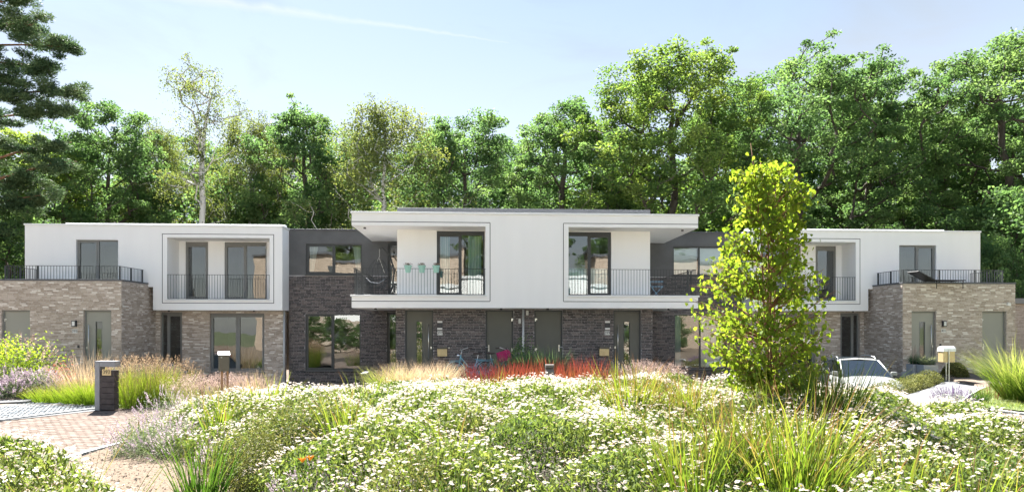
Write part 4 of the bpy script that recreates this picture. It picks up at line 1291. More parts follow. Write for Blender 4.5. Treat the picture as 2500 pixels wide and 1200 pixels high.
# understorey close behind the roofs
und = [(20, 37, 520, 'behind the left wing railing'), (190, 51, 455, 'above the left end of the white roof'), (330, 53, 450, 'under the dark oak right of the pine'), (560, 52, 440, 'right of the white birch trunk'), (690, 51, 470, 'over the dark flat roof beside the left house'), (800, 50, 455, 'left of the white balcony storey roof'), (1010, 55, 450, 'under the silvery birch'), (1290, 56, 430, 'above the middle of the dark roof edge'), (1490, 53, 430, 'under the left side of the huge beech'), (1700, 52, 440, 'under the right side of the huge beech'), (1800, 59, 455, 'behind the top of the young tree'), (2020, 63, 465, 'between the bare oak trunks'), (2200, 60, 455, 'below the leaning oak'), (2390, 52, 430, 'below the right edge oak'), (2480, 37, 470, 'beside the right end of the white house'), (2440, 34, 590, 'low beside the right roof terrace')]
for i, (px, t, yt, w) in enumerate(und):
    x, y = at_t(px, t); s = (z_at(yt, t) - .2) / 7.0
    tree('shrub', 'tall_shrub', (x, y, .2), s, i * 1.7, 'dark leafy shrub ' + w, 'understorey behind the houses', s * (1.0 if t > 36 else .62))
# the wood further back, one mass
n = 52000
wx = rng.uniform(-75, 85, n); wy = rng.uniform(66, 88, n)
top = 8.0 + 2.0 * wnoise(wx, wy, 9, 9.0)
hz = rng.random(n) ** .8
keep = wnoise(wx * 1.0 + hz * 7, wy + hz * 5, 12, 4.0) > -.35
wx, wy, hz, top = wx[keep], wy[keep], hz[keep], top[keep]
V, F = leaf_quads(np.stack([wx, wy, .5 + hz * top], 1), rng.uniform(.4, .8, len(wx)), rng.uniform(.3, .55, len(wx)), rng, .4)
o = np_obj('woodland', V, [F], M['leaf_oak'], attrs={'tone': np.repeat(rng.random(len(wx)), 4)})
tag(o, 'dim green wood far behind the row of trees', 'woodland', kind='stuff')

# big pine at the left edge
def pine():
    r = np.random.default_rng(21)
    t = 36.0
    x, y = at_t(-75, t)
    P = empty('pine_tree', (x, y, .2)); tag(P, 'dark pine reaching in from the left edge with layered branches', 'tree')
    H = 23.5
    mb = MB()
    tk = [(0, 0, 0), (.1, .05, 6), (-.05, .1, 12), (.1, 0, 18), (0, 0, H)]
    mb.tube(tk, [.42, .36, .28, .18, .05], 10)
    Ve, Fe, Te, b0 = [], [], [], 0
    sc_ = t / 1586
    # (tip column, tip row, rise at the trunk, clumps, spread)
    spec = [(95, 15, .3, 10, 1.0), (135, 95, .6, 16, 1.1), (70, 55, .3, 12, 1.0), (90, 150, .2, 14, 1.0), (60, 200, .3, 10, .9), (185, 218, .8, 16, 1.1), (150, 265, .9, 16, 1.0), (60, 245, .5, 10, .9), (170, 345, 1.6, 12, 1.0), (190, 395, 1.5, 10, 1.0), (60, 430, .5, 14, 1.1), (30, 500, .3, 12, 1.2), (120, 470, .9, 9, .9), (20, 560, .2, 10, 1.2), (-20, 330, .4, 9, 1), (-30, 120, .2, 9, 1), (10, -40, .3, 12, 1.1), (60, -25, .3, 8, .8)]
    specs = [(a, b, c_, d, e, 0.0) for a, b, c_, d, e in spec]
    for k in range(26):
        specs.append((r.uniform(-380, -130), r.uniform(-60, 540), .5, 10, 1.1, 0.0))
    for k in range(9):
        specs.append((r.uniform(-160, 20), r.uniform(-60, 540), .5, 7, 1.0, r.uniform(-3.5, 3.5)))
    for (px, py, rise, nc, spd, dy) in specs:
        tx = (px + 75) * sc_; tz = z_at(py, t) - .2
        ty = dy + r.uniform(-1.2, 1.2)
        st = np.array([0, 0, tz - rise + r.uniform(-.2, .2)]); en = np.array([tx, ty, tz])
        mid = (st + en) / 2 + np.array([0, 0, .18 * abs(tx)]) * r.uniform(.2, .6)
        L = np.linalg.norm(en - st)
        pts = [st * (1 - f) ** 2 + mid * 2 * f * (1 - f) + en * f * f for f in np.linspace(0, 1, 7)]
        mb.tube(pts, [.02 + .012 * L * (1 - f) for f in np.linspace(0, 1, 7)], 6, cap=False)
        for c in range(int(nc * 1.5)):
            f = 1 - (r.random() ** 1.3) * .55
            b = st * (1 - f) ** 2 + mid * 2 * f * (1 - f) + en * f * f
            cc = b + r.normal(size=3) * np.array([.38, .45, .20]) * spd
            mb.tube([b, cc], .012, 4, cap=False)
            k = int(230 * r.uniform(.7, 1.3)); cr = .52 * r.uniform(.7, 1.25) * spd
            g = r.normal(size=(k, 3)); g = g / np.linalg.norm(g, axis=1, keepdims=True) * (r.random((k, 1)) ** .5) * cr
            g[:, 2] *= .5
            ax = unit(g + np.array([0, 0, .35 * cr]) + r.normal(size=(k, 3)) * .3 * cr)
            V, F = leaf_quads(cc + g, .22 * r.uniform(.7, 1.3, k), .05, r, .2, ax)
            Ve.append(V); Fe.append(F + b0); b0 += len(V); Te.append(np.repeat(np.clip(.5 + .2 * r.normal() + .2 * r.normal(size=k), 0, 1), 4))
    mb.build('trunk', M['bark_pine'], P, smooth=True)
    np_obj('crown', np.concatenate(Ve), [np.concatenate(Fe)], M['leaf_pine'], parent=P, attrs={'tone': np.concatenate(Te)})
pine()
# trees behind the camera, mirrored in the panes
for i, (x, y, k, s) in enumerate([(-9, -32, 'oak', .9), (1.5, -30, 'beech', .8), (7, -27, 'oak2', .85), (16, -33, 'oak', .85), (-17, -32, 'beech', .8), (24, -31, 'oak2', .9)]):
    tree(k, 'garden_tree', (x, y, 0), s, i * 1.1, 'tree behind the opposite house, seen only mirrored in the panes', 'trees mirrored in the panes')

for i in range(20):
    x = -17 + i * 1.9 + random.uniform(-.5, .5); y = -5.6 + random.uniform(-.9, .9); s = random.uniform(.34, .50)
    tree('shrub', 'garden_shrub', (x, y, 0), s, i * 1.3, 'shrub across the street, seen only mirrored in the ground floor panes', 'shrubs mirrored in the panes', s * 1.1)
# ================================================================== YOUNG TREE
def young_tree():
    r = np.random.default_rng(31)
    t = 9.5
    bx, by = at_t(1880, t)
    T = empty('young_tree', (bx, by, .25))
    tag(T, 'young yellow-green tree with large heart-shaped leaves standing among the daisies', 'tree')
    ppm = 1586 / t
    prof = [(352, 1829, 6), (392, 1835, 22), (405, 1845, 40), (425, 1868, 78), (470, 1880, 90), (520, 1880, 86), (560, 1866, 84), (600, 1858, 105), (640, 1850, 125), (680, 1856, 150), (720, 1850, 158), (760, 1845, 152), (800, 1850, 150), (840, 1862, 145), (880, 1880, 128), (920, 1885, 110), (955, 1880, 100), (985, 1880, 60)]
    ys = [p[0] for p in prof]
    mb = MB()
    stems = [(1880, 1862, 395, .028), (1886, 1832, 352, .020), (1872, 1900, 415, .022), (1890, 1915, 520, .016)]
    tips = []
    allp = []
    for b, tp, yt, rad in stems:
        zt = z_at(yt, t) - .25
        pts = []
        for f in np.linspace(0, 1, 9):
            pts.append(np.array([((b + (tp - b) * f ** 1.3) - 1880) / ppm + .03 * math.sin(9 * f + b), .05 * math.sin(5 * f + tp) + (tp - 1870) * .002 * f, zt * f]))
        mb.tube(pts, [rad * (1 - .85 * f) + .002 for f in np.linspace(0, 1, 9)], 7)
        allp += [(p, i / 8) for i, p in enumerate(pts)]
    twigs = []
    for k in range(640):
        y = r.uniform(405, 985)
        i = int(np.searchsorted(ys, y)); i = min(max(i, 1), len(prof) - 1)
        f = (y - ys[i - 1]) / (ys[i] - ys[i - 1])
        cx = prof[i - 1][1] * (1 - f) + prof[i][1] * f; hw = prof[i - 1][2] * (1 - f) + prof[i][2] * f
        a = r.uniform(0, 6.283); q = math.sqrt(r.uniform(.30, 1)) * 1.12
        e = np.array([(cx - 1880) / ppm + hw / ppm * q * math.cos(a), hw / ppm * q * math.sin(a) * .9, z_at(y, t) - .25])
        cand = [(np.linalg.norm(p - (e - np.array([0, 0, .55 * np.linalg.norm(e[:2] - p[:2])]))), i2) for i2, (p, _) in enumerate(allp) if p[2] > .3]
        p0 = allp[min(cand)[1]][0]
        mid = (p0 + e) / 2 + np.array([0, 0, .08])
        pts = [p0 * (1 - f) ** 2 + mid * 2 * f * (1 - f) + e * f * f for f in (0, .25, .5, .75, 1)]
        mb.tube(pts, [.008, .007, .005, .004, .002], 5, cap=False)
        twigs.append(pts)
    mb.build('trunk', M['bark_pine'], T, smooth=True)
    # heart-shaped leaf, hanging along -Z from its stalk, with a folded midrib
    half = [(0, 0), (.30, -.02), (.47, -.22), (.44, -.45), (.27, -.75), (0, -1.08)]
    rim = [(x, .10 * x, z) for x, z in half] + [(-x, .10 * x, z) for x, z in half[-2:0:-1]]
    LV = np.array([(0, 0, -.12), (0, -.03, -.5)] + rim)
    nr = len(rim)
    LF = np.array([(1, 2 + k, 2 + (k + 1) % nr) for k in range(nr)])
    LV[1] = (0, 0, -.42)
    leaves = []
    for pts in twigs:
        P = np.array(pts)
        for k in range(int(r.integers(11, 16))):
            f = r.uniform(.3, 1.0) ** .8 * 4
            i = min(int(f), 3); b = P[i] + (P[i + 1] - P[i]) * (f - i) + r.normal(size=3) * .055
            leaves.append(b)
    for k in range(36):
        y = r.uniform(352, 470); p, _ = allp[r.integers(6, 9)]
        leaves.append(p + r.normal(size=3) * np.array([.12, .12, .15]))
    Lm = []
    for k in range(6):
        Lm.append(np_mesh('leaf', LV[1:] if False else LV, [LF], M['leaf_young'], attrs={'tone': np.full(len(LV), (k + .5) / 6)}, smooth=False))
    rots = []
    items = []
    for b in leaves:
        s = r.uniform(.036, .074)
        rot = Matrix.Rotation(r.uniform(0, 6.283), 3, 'Z') @ Matrix.Rotation(r.normal() * .55, 3, 'X') @ Matrix.Rotation(r.normal() * .45, 3, 'Y')
        items.append((b, s, rot, int(np.clip(r.normal(2.8, 1.5), 0, 5))))
    items.sort(key=lambda q: q[0][1])            # nearest to the camera first
    step = 2
    chosen = set(range(0, 600, step))
    V, T2, n = [], [], 0
    for i, (b, s, rot, k) in enumerate(items):
        if i in chosen and len(chosen) <= 300:
            o = bpy.data.objects.new('leaf', Lm[k]); o.location = b; o.rotation_euler = rot.to_euler(); o.scale = (s, s, s); link(o, T)
        else:
            V.append((LV * s) @ np.array(rot).T + b); T2 += [(k + .5) / 6] * len(LV); n += 1
    F = (LF[None] + len(LV) * np.arange(n)[:, None, None]).reshape(-1, 3)
    c = np_obj('crown', np.concatenate(V), [F], M['leaf_young'], parent=T, attrs={'tone': T2}); c['kind'] = 'stuff'
young_tree()
# ================================================================== PLANTING
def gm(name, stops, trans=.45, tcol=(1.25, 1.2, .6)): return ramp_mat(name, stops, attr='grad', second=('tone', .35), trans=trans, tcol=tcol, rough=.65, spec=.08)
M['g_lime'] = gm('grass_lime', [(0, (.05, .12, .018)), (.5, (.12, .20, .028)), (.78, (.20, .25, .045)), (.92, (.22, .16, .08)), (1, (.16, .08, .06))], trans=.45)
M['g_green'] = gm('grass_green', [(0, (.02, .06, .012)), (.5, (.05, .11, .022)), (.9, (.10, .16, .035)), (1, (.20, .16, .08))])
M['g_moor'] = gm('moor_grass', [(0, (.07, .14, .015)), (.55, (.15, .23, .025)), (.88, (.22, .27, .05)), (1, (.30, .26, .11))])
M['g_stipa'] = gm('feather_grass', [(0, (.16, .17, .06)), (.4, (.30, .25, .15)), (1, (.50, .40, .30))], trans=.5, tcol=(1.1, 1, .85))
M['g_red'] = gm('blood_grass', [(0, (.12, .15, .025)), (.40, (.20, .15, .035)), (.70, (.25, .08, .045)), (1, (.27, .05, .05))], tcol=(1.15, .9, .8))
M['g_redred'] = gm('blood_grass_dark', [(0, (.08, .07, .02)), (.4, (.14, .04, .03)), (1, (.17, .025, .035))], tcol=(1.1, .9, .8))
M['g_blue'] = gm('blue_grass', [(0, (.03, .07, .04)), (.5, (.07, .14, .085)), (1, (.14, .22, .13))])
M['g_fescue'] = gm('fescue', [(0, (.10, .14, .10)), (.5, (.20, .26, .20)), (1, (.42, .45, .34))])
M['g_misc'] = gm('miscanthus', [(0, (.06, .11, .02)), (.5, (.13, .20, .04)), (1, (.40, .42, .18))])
M['plume'] = ramp_mat('seed_head', spec=.05, stops= [(0, (.18, .11, .07)), (.5, (.30, .21, .13)), (1, (.44, .34, .22))], trans=.4)
M['plume_pink'] = ramp_mat('pink_seed_head', spec=.05, stops= [(0, (.25, .17, .14)), (.5, (.40, .29, .25)), (1, (.54, .43, .37))], trans=.45)
M['daisy_leaf'] = leafm('daisy_leaf', (.060, .105, .030), (.130, .178, .056), (.225, .255, .100), trans=.48, tcol=(1.3, 1.25, .65))
M['petal'] = ramp_mat('petal', spec=.05, stops= [(0, (.52, .40, .38)), (.4, (.68, .60, .57)), (1, (.78, .74, .70))], trans=.4)
M['eye'] = plain('flower_eye', (.62, .36, .03), .8, .15, 40)
M['bud'] = ramp_mat('bud', [(0, (.20, .13, .06)), (1, (.36, .22, .13))], trans=.2)
M['cat_leaf'] = leafm('catmint_leaf', (.09, .12, .07), (.16, .20, .12), (.26, .30, .20), trans=.35, tcol=(1.1, 1.1, .8))
M['cat_fl'] = ramp_mat('catmint_flower', [(0, (.26, .19, .27)), (.5, (.44, .34, .40)), (1, (.66, .56, .58))], trans=.35)
M['olive'] = leafm('bushy_leaf', (.06, .075, .025), (.13, .145, .045), (.27, .27, .11), trans=.35, tcol=(1.1, 1.05, .7))
M['stalk'] = plain('stalk', (.09, .13, .04), .8, .2)
M['lav'] = ramp_mat('lavender_flower', [(0, (.09, .06, .14)), (1, (.24, .16, .30))], trans=.2)
M['shrub_red'] = leafm('red_leaf', (.16, .03, .03), (.26, .05, .04), (.34, .10, .07), trans=.4, tcol=(1.2, .8, .6))

def to_bound(x, y):
    """signed metres inside the planted outline of the island (negative = bare)"""
    q = 7.75 - np.hypot(x - CX, y - CY)
    far = 14.9 - y
    # bare gravel corner towards the lower left
    xb = np.interp(y, [2.6, 4.4, 6.6, 9.0, 12.35, 13.2], [-.6, -.9, -2.1, -3.75, -6.75, -8.5])
    side = (x - xb) * .72
    main = np.minimum(np.minimum(q, far), side)
    patch = 1.0 - np.hypot((x + 4.25) / 1.6, (y - 5.3) / 1.5)
    return np.maximum(main, patch * 1.4)
_r = np.random.default_rng(77)
HUM = []
for _i in range(-6, 8):
    for _j in range(-7, 5):
        HUM.append((CX + _i * 1.45 + _r.uniform(-.45, .45) + (_j % 2) * .7, CY + _j * 1.3 + _r.uniform(-.4, .4), _r.uniform(.80, 1.25), _r.uniform(.75, 1.08)))
HUM += [(-4.1, 5.2, 1.6, 1.0), (-3.6, 5.8, 1.1, .95), (-4.9, 5.7, 1.3, .95)]
def hummock(x, y):
    """0..1: how high up on a rounded clump"""
    m = np.zeros(np.broadcast(x, y).shape)
    for a, b, r_, q in HUM:
        d2 = ((x - a) ** 2 + (y - b) ** 2) / (r_ * r_)
        m = np.maximum(m, q * np.sqrt(np.clip(1 - d2, 0, 1)))
    return m
def canopy(x, y):
    b = to_bound(x, y)
    h = .14 + .16 * sstep(0, 1.1, b) + (.24 + .40 * sstep(0, 1.0, b)) * hummock(x, y)
    h = h + .04 * wnoise(x, y, 42, .8)
    h = h + .30 * sstep(2.2, 5.0, x) * sstep(6.5, 3.2, y)        # higher towards the camera at the right
    h = h - .14 * sstep(-1.0, -3.0, x) * sstep(9.5, 11.5, y)       # lower towards the left end
    h = h - .10 * sstep(6.0, 4.0, y) * sstep(3.0, 1.5, x) * sstep(-2, 0, x)
    h = h + .36 * sstep(1.9, .6, np.hypot(x + 4.2, y - 5.2))
    return isl_z(x, y) + h
def scatter(n, pad=.05):
    x = rng.uniform(CX - 8, CX + 8, n); y = rng.uniform(CY - 9, CY + 4, n)
    k = (to_bound(x, y) > pad) & near_frame(x, y, 90) & (np.hypot(x, y) > 1.6)
    return x[k], y[k]
def patchy(x, y): return wnoise(x, y, 51, 1.7) * .6 + wnoise(x, y, 52, .7) * .4

bed = empty('daisy_bed', (CX, CY, .2)); ob_ = plan(bed)
# foliage
x, y = scatter(760000)
d = np.hypot(x, y)
k = rng.random(len(x)) < np.clip(4.2 / d, .30, 1) * (.85)
x, y, d = x[k], y[k], d[k]
n = len(x)
top = canopy(x, y)
dep = rng.exponential(.13, n); dep = np.minimum(dep, .55)
P = np.stack([x, y, np.maximum(top - .02 - dep, isl_z(x, y) + .02)], 1)
ax = rng.normal(size=(n, 3)) * .55 + np.array([0, 0, 1.0])
sz = (.036 + .0032 * d) * rng.uniform(.7, 1.35, n)
V, F = leaf_quads(P, sz * 1.25, sz * .36, rng, .2, ax)
tone = np.clip(.45 + .22 * patchy(x, y) + .22 * rng.normal(size=n), 0, 1)
o = np_obj('foliage', V, [F], M['daisy_leaf'], parent=bed, loc=ob_, attrs={'tone': np.repeat(tone, 4)}); o['kind'] = 'stuff'
NLEAF = n
# flower heads
def flower(npet, Rr=1.0, seed=0):
    r = np.random.default_rng(seed); V, F3, mi, T = [], [], [], []
    for k in range(npet):
        a = 2 * math.pi * (k + r.uniform(-.2, .2)) / npet; L = r.uniform(.85, 1.05); w = 1.9 / npet
        c, s = math.cos(a), math.sin(a); z = r.uniform(-.10, .08)
        b = len(V)
        V += [(.2 * c, .2 * s, .05), (.7 * L * c - w * s, .7 * L * s + w * c, .04 + z), (L * c, L * s, -.02 + z * 1.5), (.7 * L * c + w * s, .7 * L * s - w * c, .04 + z)]
        F3.append((b, b + 3, b + 2, b + 1)); mi.append(0); T += [r.uniform(.2, 1)] * 4
    m = 6; b = len(V)
    V += [(.27 * math.cos(2 * math.pi * k / m), .27 * math.sin(2 * math.pi * k / m), .05) for k in range(m)] + [(0, 0, .17)]
    T += [.5] * 7
    tri = [(b + k, b + (k + 1) % m, b + m) for k in range(m)]
    return np.array(V), np.array(F3), np.array(tri), np.array(T)
fx, fy = scatter(80000, .02)
fd = np.hypot(fx, fy)
pt = patchy(fx, fy)
edge = to_bound(fx, fy)
prob = np.clip(.52 + .85 * pt + .12 * (fd > 7) + .4 * (fx < -2) * (fy < 7), .04, 1) * np.clip(.5 + edge, .3, 1) * np.clip(.30 + 1.0 * hummock(fx, fy), 0, 1)
k = rng.random(len(fx)) < prob * np.clip(.62 + .035 * fd, .5, 1)
fx, fy, fd = fx[k], fy[k], fd[k]
fz = canopy(fx, fy) + rng.normal(size=len(fx)) * .03 + .025
order = np.argsort(fd)
fx, fy, fz, fd = fx[order], fy[order], fz[order], fd[order]
nfl = len(fx)
FM = [flower(15, seed=k) for k in range(4)]
FL = [flower(8, seed=9 + k) for k in range(3)]
fmesh = []
for V, Q, Tt, T in FM:
    fmesh.append(np_mesh('daisy', V * .024, [Q, Tt], [M['petal'], M['eye']], attrs={'tone': T}, mat_idx=[0] * len(Q) + [1] * len(Tt)))
def rotm(tx, ty, az):
    cz, sz_ = np.cos(az), np.sin(az)
    out = np.zeros((len(az), 3, 3))
    n_ = unit(np.stack([tx, ty, np.ones_like(tx)], 1))
    a = unit(np.stack([cz, sz_, np.zeros_like(cz)], 1) - n_ * (n_ * np.stack([cz, sz_, np.zeros_like(cz)], 1)).sum(1, keepdims=True))
    b = np.cross(n_, a)
    return np.stack([a, b, n_], -1)
RM = rotm(rng.normal(size=nfl) * .38, rng.normal(size=nfl) * .38 + .05, rng.uniform(0, 6.28, nfl))
S = rng.uniform(.015, .0265, nfl) * np.where(rng.random(nfl) < .12, .6, 1)
inpic = near_frame(fx, fy, -10) & ((EYE - fz) * 1586 / (fy * CT + fx * ST) < 400)
single = np.nonzero(inpic)[0][:300]
sset = set(single.tolist())
for i in single:
    o = bpy.data.objects.new('daisy', fmesh[i % 4]); o.location = Vector((fx[i], fy[i], fz[i]))
    o.rotation_euler = Matrix(RM[i].tolist()).to_euler(); s_ = S[i] / .024; o.scale = (s_, s_, s_); link(o, bed); o.location = (fx[i] - CX, fy[i] - CY, fz[i] - .2)
def joined(sel, models, name):
    Vs, Qs, Ts, tn, b0 = [], [], [], [], 0
    for m, (V, Q, Tt, T) in enumerate(models):
        ii = sel[m::len(models)]
        W = np.einsum('nij,vj->nvi', RM[ii], V) * S[ii][:, None, None] + np.stack([fx[ii], fy[ii], fz[ii]], 1)[:, None]
        Vs.append(W.reshape(-1, 3)); nn, nv = len(ii), len(V)
        Qs.append((Q[None] + nv * np.arange(nn)[:, None, None]).reshape(-1, 4) + b0); Ts.append((Tt[None] + nv * np.arange(nn)[:, None, None]).reshape(-1, 3) + b0)
        tn.append((T[None] * .7 + .3 * rng.random((nn, 1))).ravel()); b0 += nn * nv
    Q, T3 = np.concatenate(Qs), np.concatenate(Ts)
    o = np_obj(name, np.concatenate(Vs), [Q, T3], [M['petal'], M['eye']], parent=bed, loc=ob_, attrs={'tone': np.concatenate(tn)}, mat_idx=[0] * len(Q) + [1] * len(T3))
    o['kind'] = 'stuff'
rest = np.array([i for i in range(nfl) if i not in sset])
joined(rest[fd[rest] < 7.5], FM, 'near_daisies'); joined(rest[fd[rest] >= 7.5], FL, 'far_daisies')
# stalks and brown buds between the flowers
bx, by = scatter(30000, .05)
bd = np.hypot(bx, by); k = rng.random(len(bx)) < np.clip(4.5 / bd, .15, .9); bx, by = bx[k], by[k]
V, F = leaf_quads(np.stack([bx, by, canopy(bx, by) + rng.uniform(-.06, .05, len(bx))], 1), rng.uniform(.012, .022, len(bx)), .012, rng, .5)
o = np_obj('buds', V, [F], M['bud'], parent=bed, loc=ob_, attrs={'tone': np.repeat(rng.random(len(bx)), 4)}); o['kind'] = 'stuff'
tag(bed, 'wide bed of white daisies filling the round island in front', 'flower bed', kind='stuff')

def clump(name, loc, n, h, spread, rbase, width, curve, mat, label, group=None, seed=0, seg=4, plume=None, cat='grass', hvar=.3, ntip=0):
    """one grass clump; with plume=(material, count, length) it becomes leaf_blades + seed_heads"""
    r = np.random.default_rng(seed * 7 + 1)
    a = r.uniform(0, 6.283, n); q = np.sqrt(r.random(n))
    P = np.stack([rbase * q * np.cos(a), rbase * q * np.sin(a), np.zeros(n)], 1)
    D = np.stack([np.cos(a) * spread * (.2 + q), np.sin(a) * spread * (.2 + q), np.ones(n)], 1) + r.normal(size=(n, 3)) * np.array([.10, .10, 0])
    L = h * r.uniform(1 - hvar, 1 + .1, n)
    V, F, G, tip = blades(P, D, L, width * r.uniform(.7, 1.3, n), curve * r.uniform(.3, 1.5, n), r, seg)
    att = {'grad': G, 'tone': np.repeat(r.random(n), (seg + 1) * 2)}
    if not plume:
        o = np_obj(name, V, [F], M[mat], loc=loc, attrs=att)
        return tag(o, label, cat, group)
    t = empty(name, loc)
    np_obj('leaf_blades', V, [F], M[mat], parent=t, attrs=att)
    pm_, pn, pl_, ph = plume
    a = r.uniform(0, 6.283, pn); q = np.sqrt(r.random(pn))
    P = np.stack([rbase * q * np.cos(a), rbase * q * np.sin(a), np.zeros(pn)], 1)
    D = np.stack([np.cos(a) * spread * (.15 + .7 * q), np.sin(a) * spread * (.15 + .7 * q), np.ones(pn)], 1) + r.normal(size=(pn, 3)) * np.array([.08, .08, 0])
    V, F, G, tip = blades(P, D, ph * r.uniform(.8, 1.1, pn), .004, curve * .35 * r.uniform(.3, 1.4, pn), r, 4)
    Vx = V.reshape(pn, 5, 2, 3).mean(2)
    k = 11
    f = r.uniform(0, 1, (pn, k)) ** .8
    end, pre = Vx[:, -1], Vx[:, -2]
    dirn = unit(end - pre)
    C = end[:, None] - dirn[:, None] * (f * pl_)[..., None] + r.normal(size=(pn, k, 3)) * .012 * (1 + 1.5 * f[..., None])
    lv, lf = leaf_quads(C.reshape(-1, 3), pl_ * .22, .010 + .003 * pl_, r, 0, np.repeat(dirn, k, 0) + r.normal(size=(pn * k, 3)) * .35)
    VV = np.concatenate([V, lv]); 
    np_obj('seed_heads', VV, [np.concatenate([F, lf + len(V)])], M[pm_], parent=t, attrs={'tone': np.concatenate([np.full(len(V), .2), np.repeat(r.random(pn * k), 4)])})
    return tag(t, label, cat, group)

def isl_spot(px, yb, zc=None):
    t = 10.0
    for _ in range(8):
        x, y = at_t(px, t)
        c = float(canopy(np.array(x), np.array(y))) if zc is None else zc
        t = .5 * t + .5 * max(2.2, (EYE - c) * 1586 / (yb - 794))
    x, y = at_t(px, t)
    return x, y, t
gl = 'ornamental grasses among the daisies'
IG = [  # column, row where it leaves the daisies, row of the tips, width px, blades, material, label
    (1540, 962, 890, 90, 210, 'g_lime', 'broad yellow-green grass clump below the right mailbox of the double house'),
    (1625, 972, 925, 60, 110, 'g_lime', 'small yellow-green grass clump right of the broad one below the right mailbox'),
    (1690, 1000, 925, 65, 120, 'g_lime', 'yellow-green grass clump just left of the young tree foot'),
    (1545, 1035, 955, 34, 34, 'g_lime', 'thin grass tuft in the middle of the daisies below the broad clump'),
    (1690, 1150, 1010, 120, 90, 'g_lime', 'large grass clump in the near daisies left of the biggest clump'),
    (1800, 1080, 965, 110, 120, 'g_lime', 'grass clump in front of the young tree trunk'),
    (1945, 1170, 960, 190, 250, 'g_lime', 'biggest yellow-green grass clump in the near daisies'),
    (2030, 1010, 893, 110, 330, 'g_green', 'dark green upright grass clump in front of the silver car'),
    (850, 1115, 965, 80, 60, 'g_lime', 'yellow grass clump right of the bushy olive plant'),
    (1055, 1110, 1020, 60, 14, 'g_lime', 'few arching blades in the middle of the near daisies'),
    (1115, 1060, 1005, 80, 30, 'g_lime', 'thin yellow tuft left of the picture middle in the daisies'),
    (540, 1020, 955, 60, 40, 'g_lime', 'yellow tuft at the left hump of the daisies'),
    (2190, 1160, 1060, 200, 42, 'g_lime', 'loose arching blades in the near right daisies'),
    (2370, 1195, 1080, 220, 55, 'g_lime', 'purple-tipped blades at the lower right corner'),
    (1205, 935, 905, 60, 70, 'g_lime', 'yellow tuft in front of the red grass'),
    (1440, 948, 912, 34, 30, 'g_lime', 'thin yellow tuft beside the bollard lamp'),
    (1110, 950, 925, 50, 26, 'g_lime', 'short tuft in the daisies below the bicycles'),
    (1760, 920, 880, 60, 26, 'g_lime', 'thin arching tuft at the ground floor window left of the young tree'),
    (650, 960, 915, 60, 34, 'g_lime', 'thin reddish tuft before the light brick corner'),
    (880, 950, 905, 60, 22, 'g_lime', 'arching tuft before the wheeled bin'),
    (330, 1070, 1005, 50, 14, 'g_lime', 'yellow tuft at the left tip of the main daisies'),
    (490, 1165, 1060, 130, 75, 'g_green', 'dark green strap-leaved clump on the gravel edge'),
    (1120, 1195, 1110, 60, 30, 'g_green', 'dark green tuft at the lower edge'),
]
for i, (px, yb, yt, wp, nb, mt, lab) in enumerate(IG):
    x, y, t = isl_spot(px, yb)
    zb = float(isl_z(np.array(x), np.array(y)))
    H = z_at(yt, t) - zb
    sp_ = (wp / 1586 * t / 2) / max(H, .3)
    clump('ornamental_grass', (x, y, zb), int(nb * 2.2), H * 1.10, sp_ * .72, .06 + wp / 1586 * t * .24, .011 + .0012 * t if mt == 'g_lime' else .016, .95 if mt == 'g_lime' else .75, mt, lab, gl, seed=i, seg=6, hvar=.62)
for px, yb, yt, nb, lab in ((40, 1190, 1030, 9, 'thin arching blades at the left edge above the lower left daisies'), (130, 1190, 1010, 14, 'long green blades in the lower left daisies'), (235, 1195, 1080, 8, 'few blades at the gravel side of the lower left daisies')):
    x, y, t = isl_spot(px, yb, 1.05); zb = float(isl_z(np.array(x), np.array(y)))
    clump('ornamental_grass', (x, y, zb), nb, z_at(yt, t) - zb, .45, .25, .018, .6, 'g_lime', lab, gl, seed=60 + nb, seg=6)

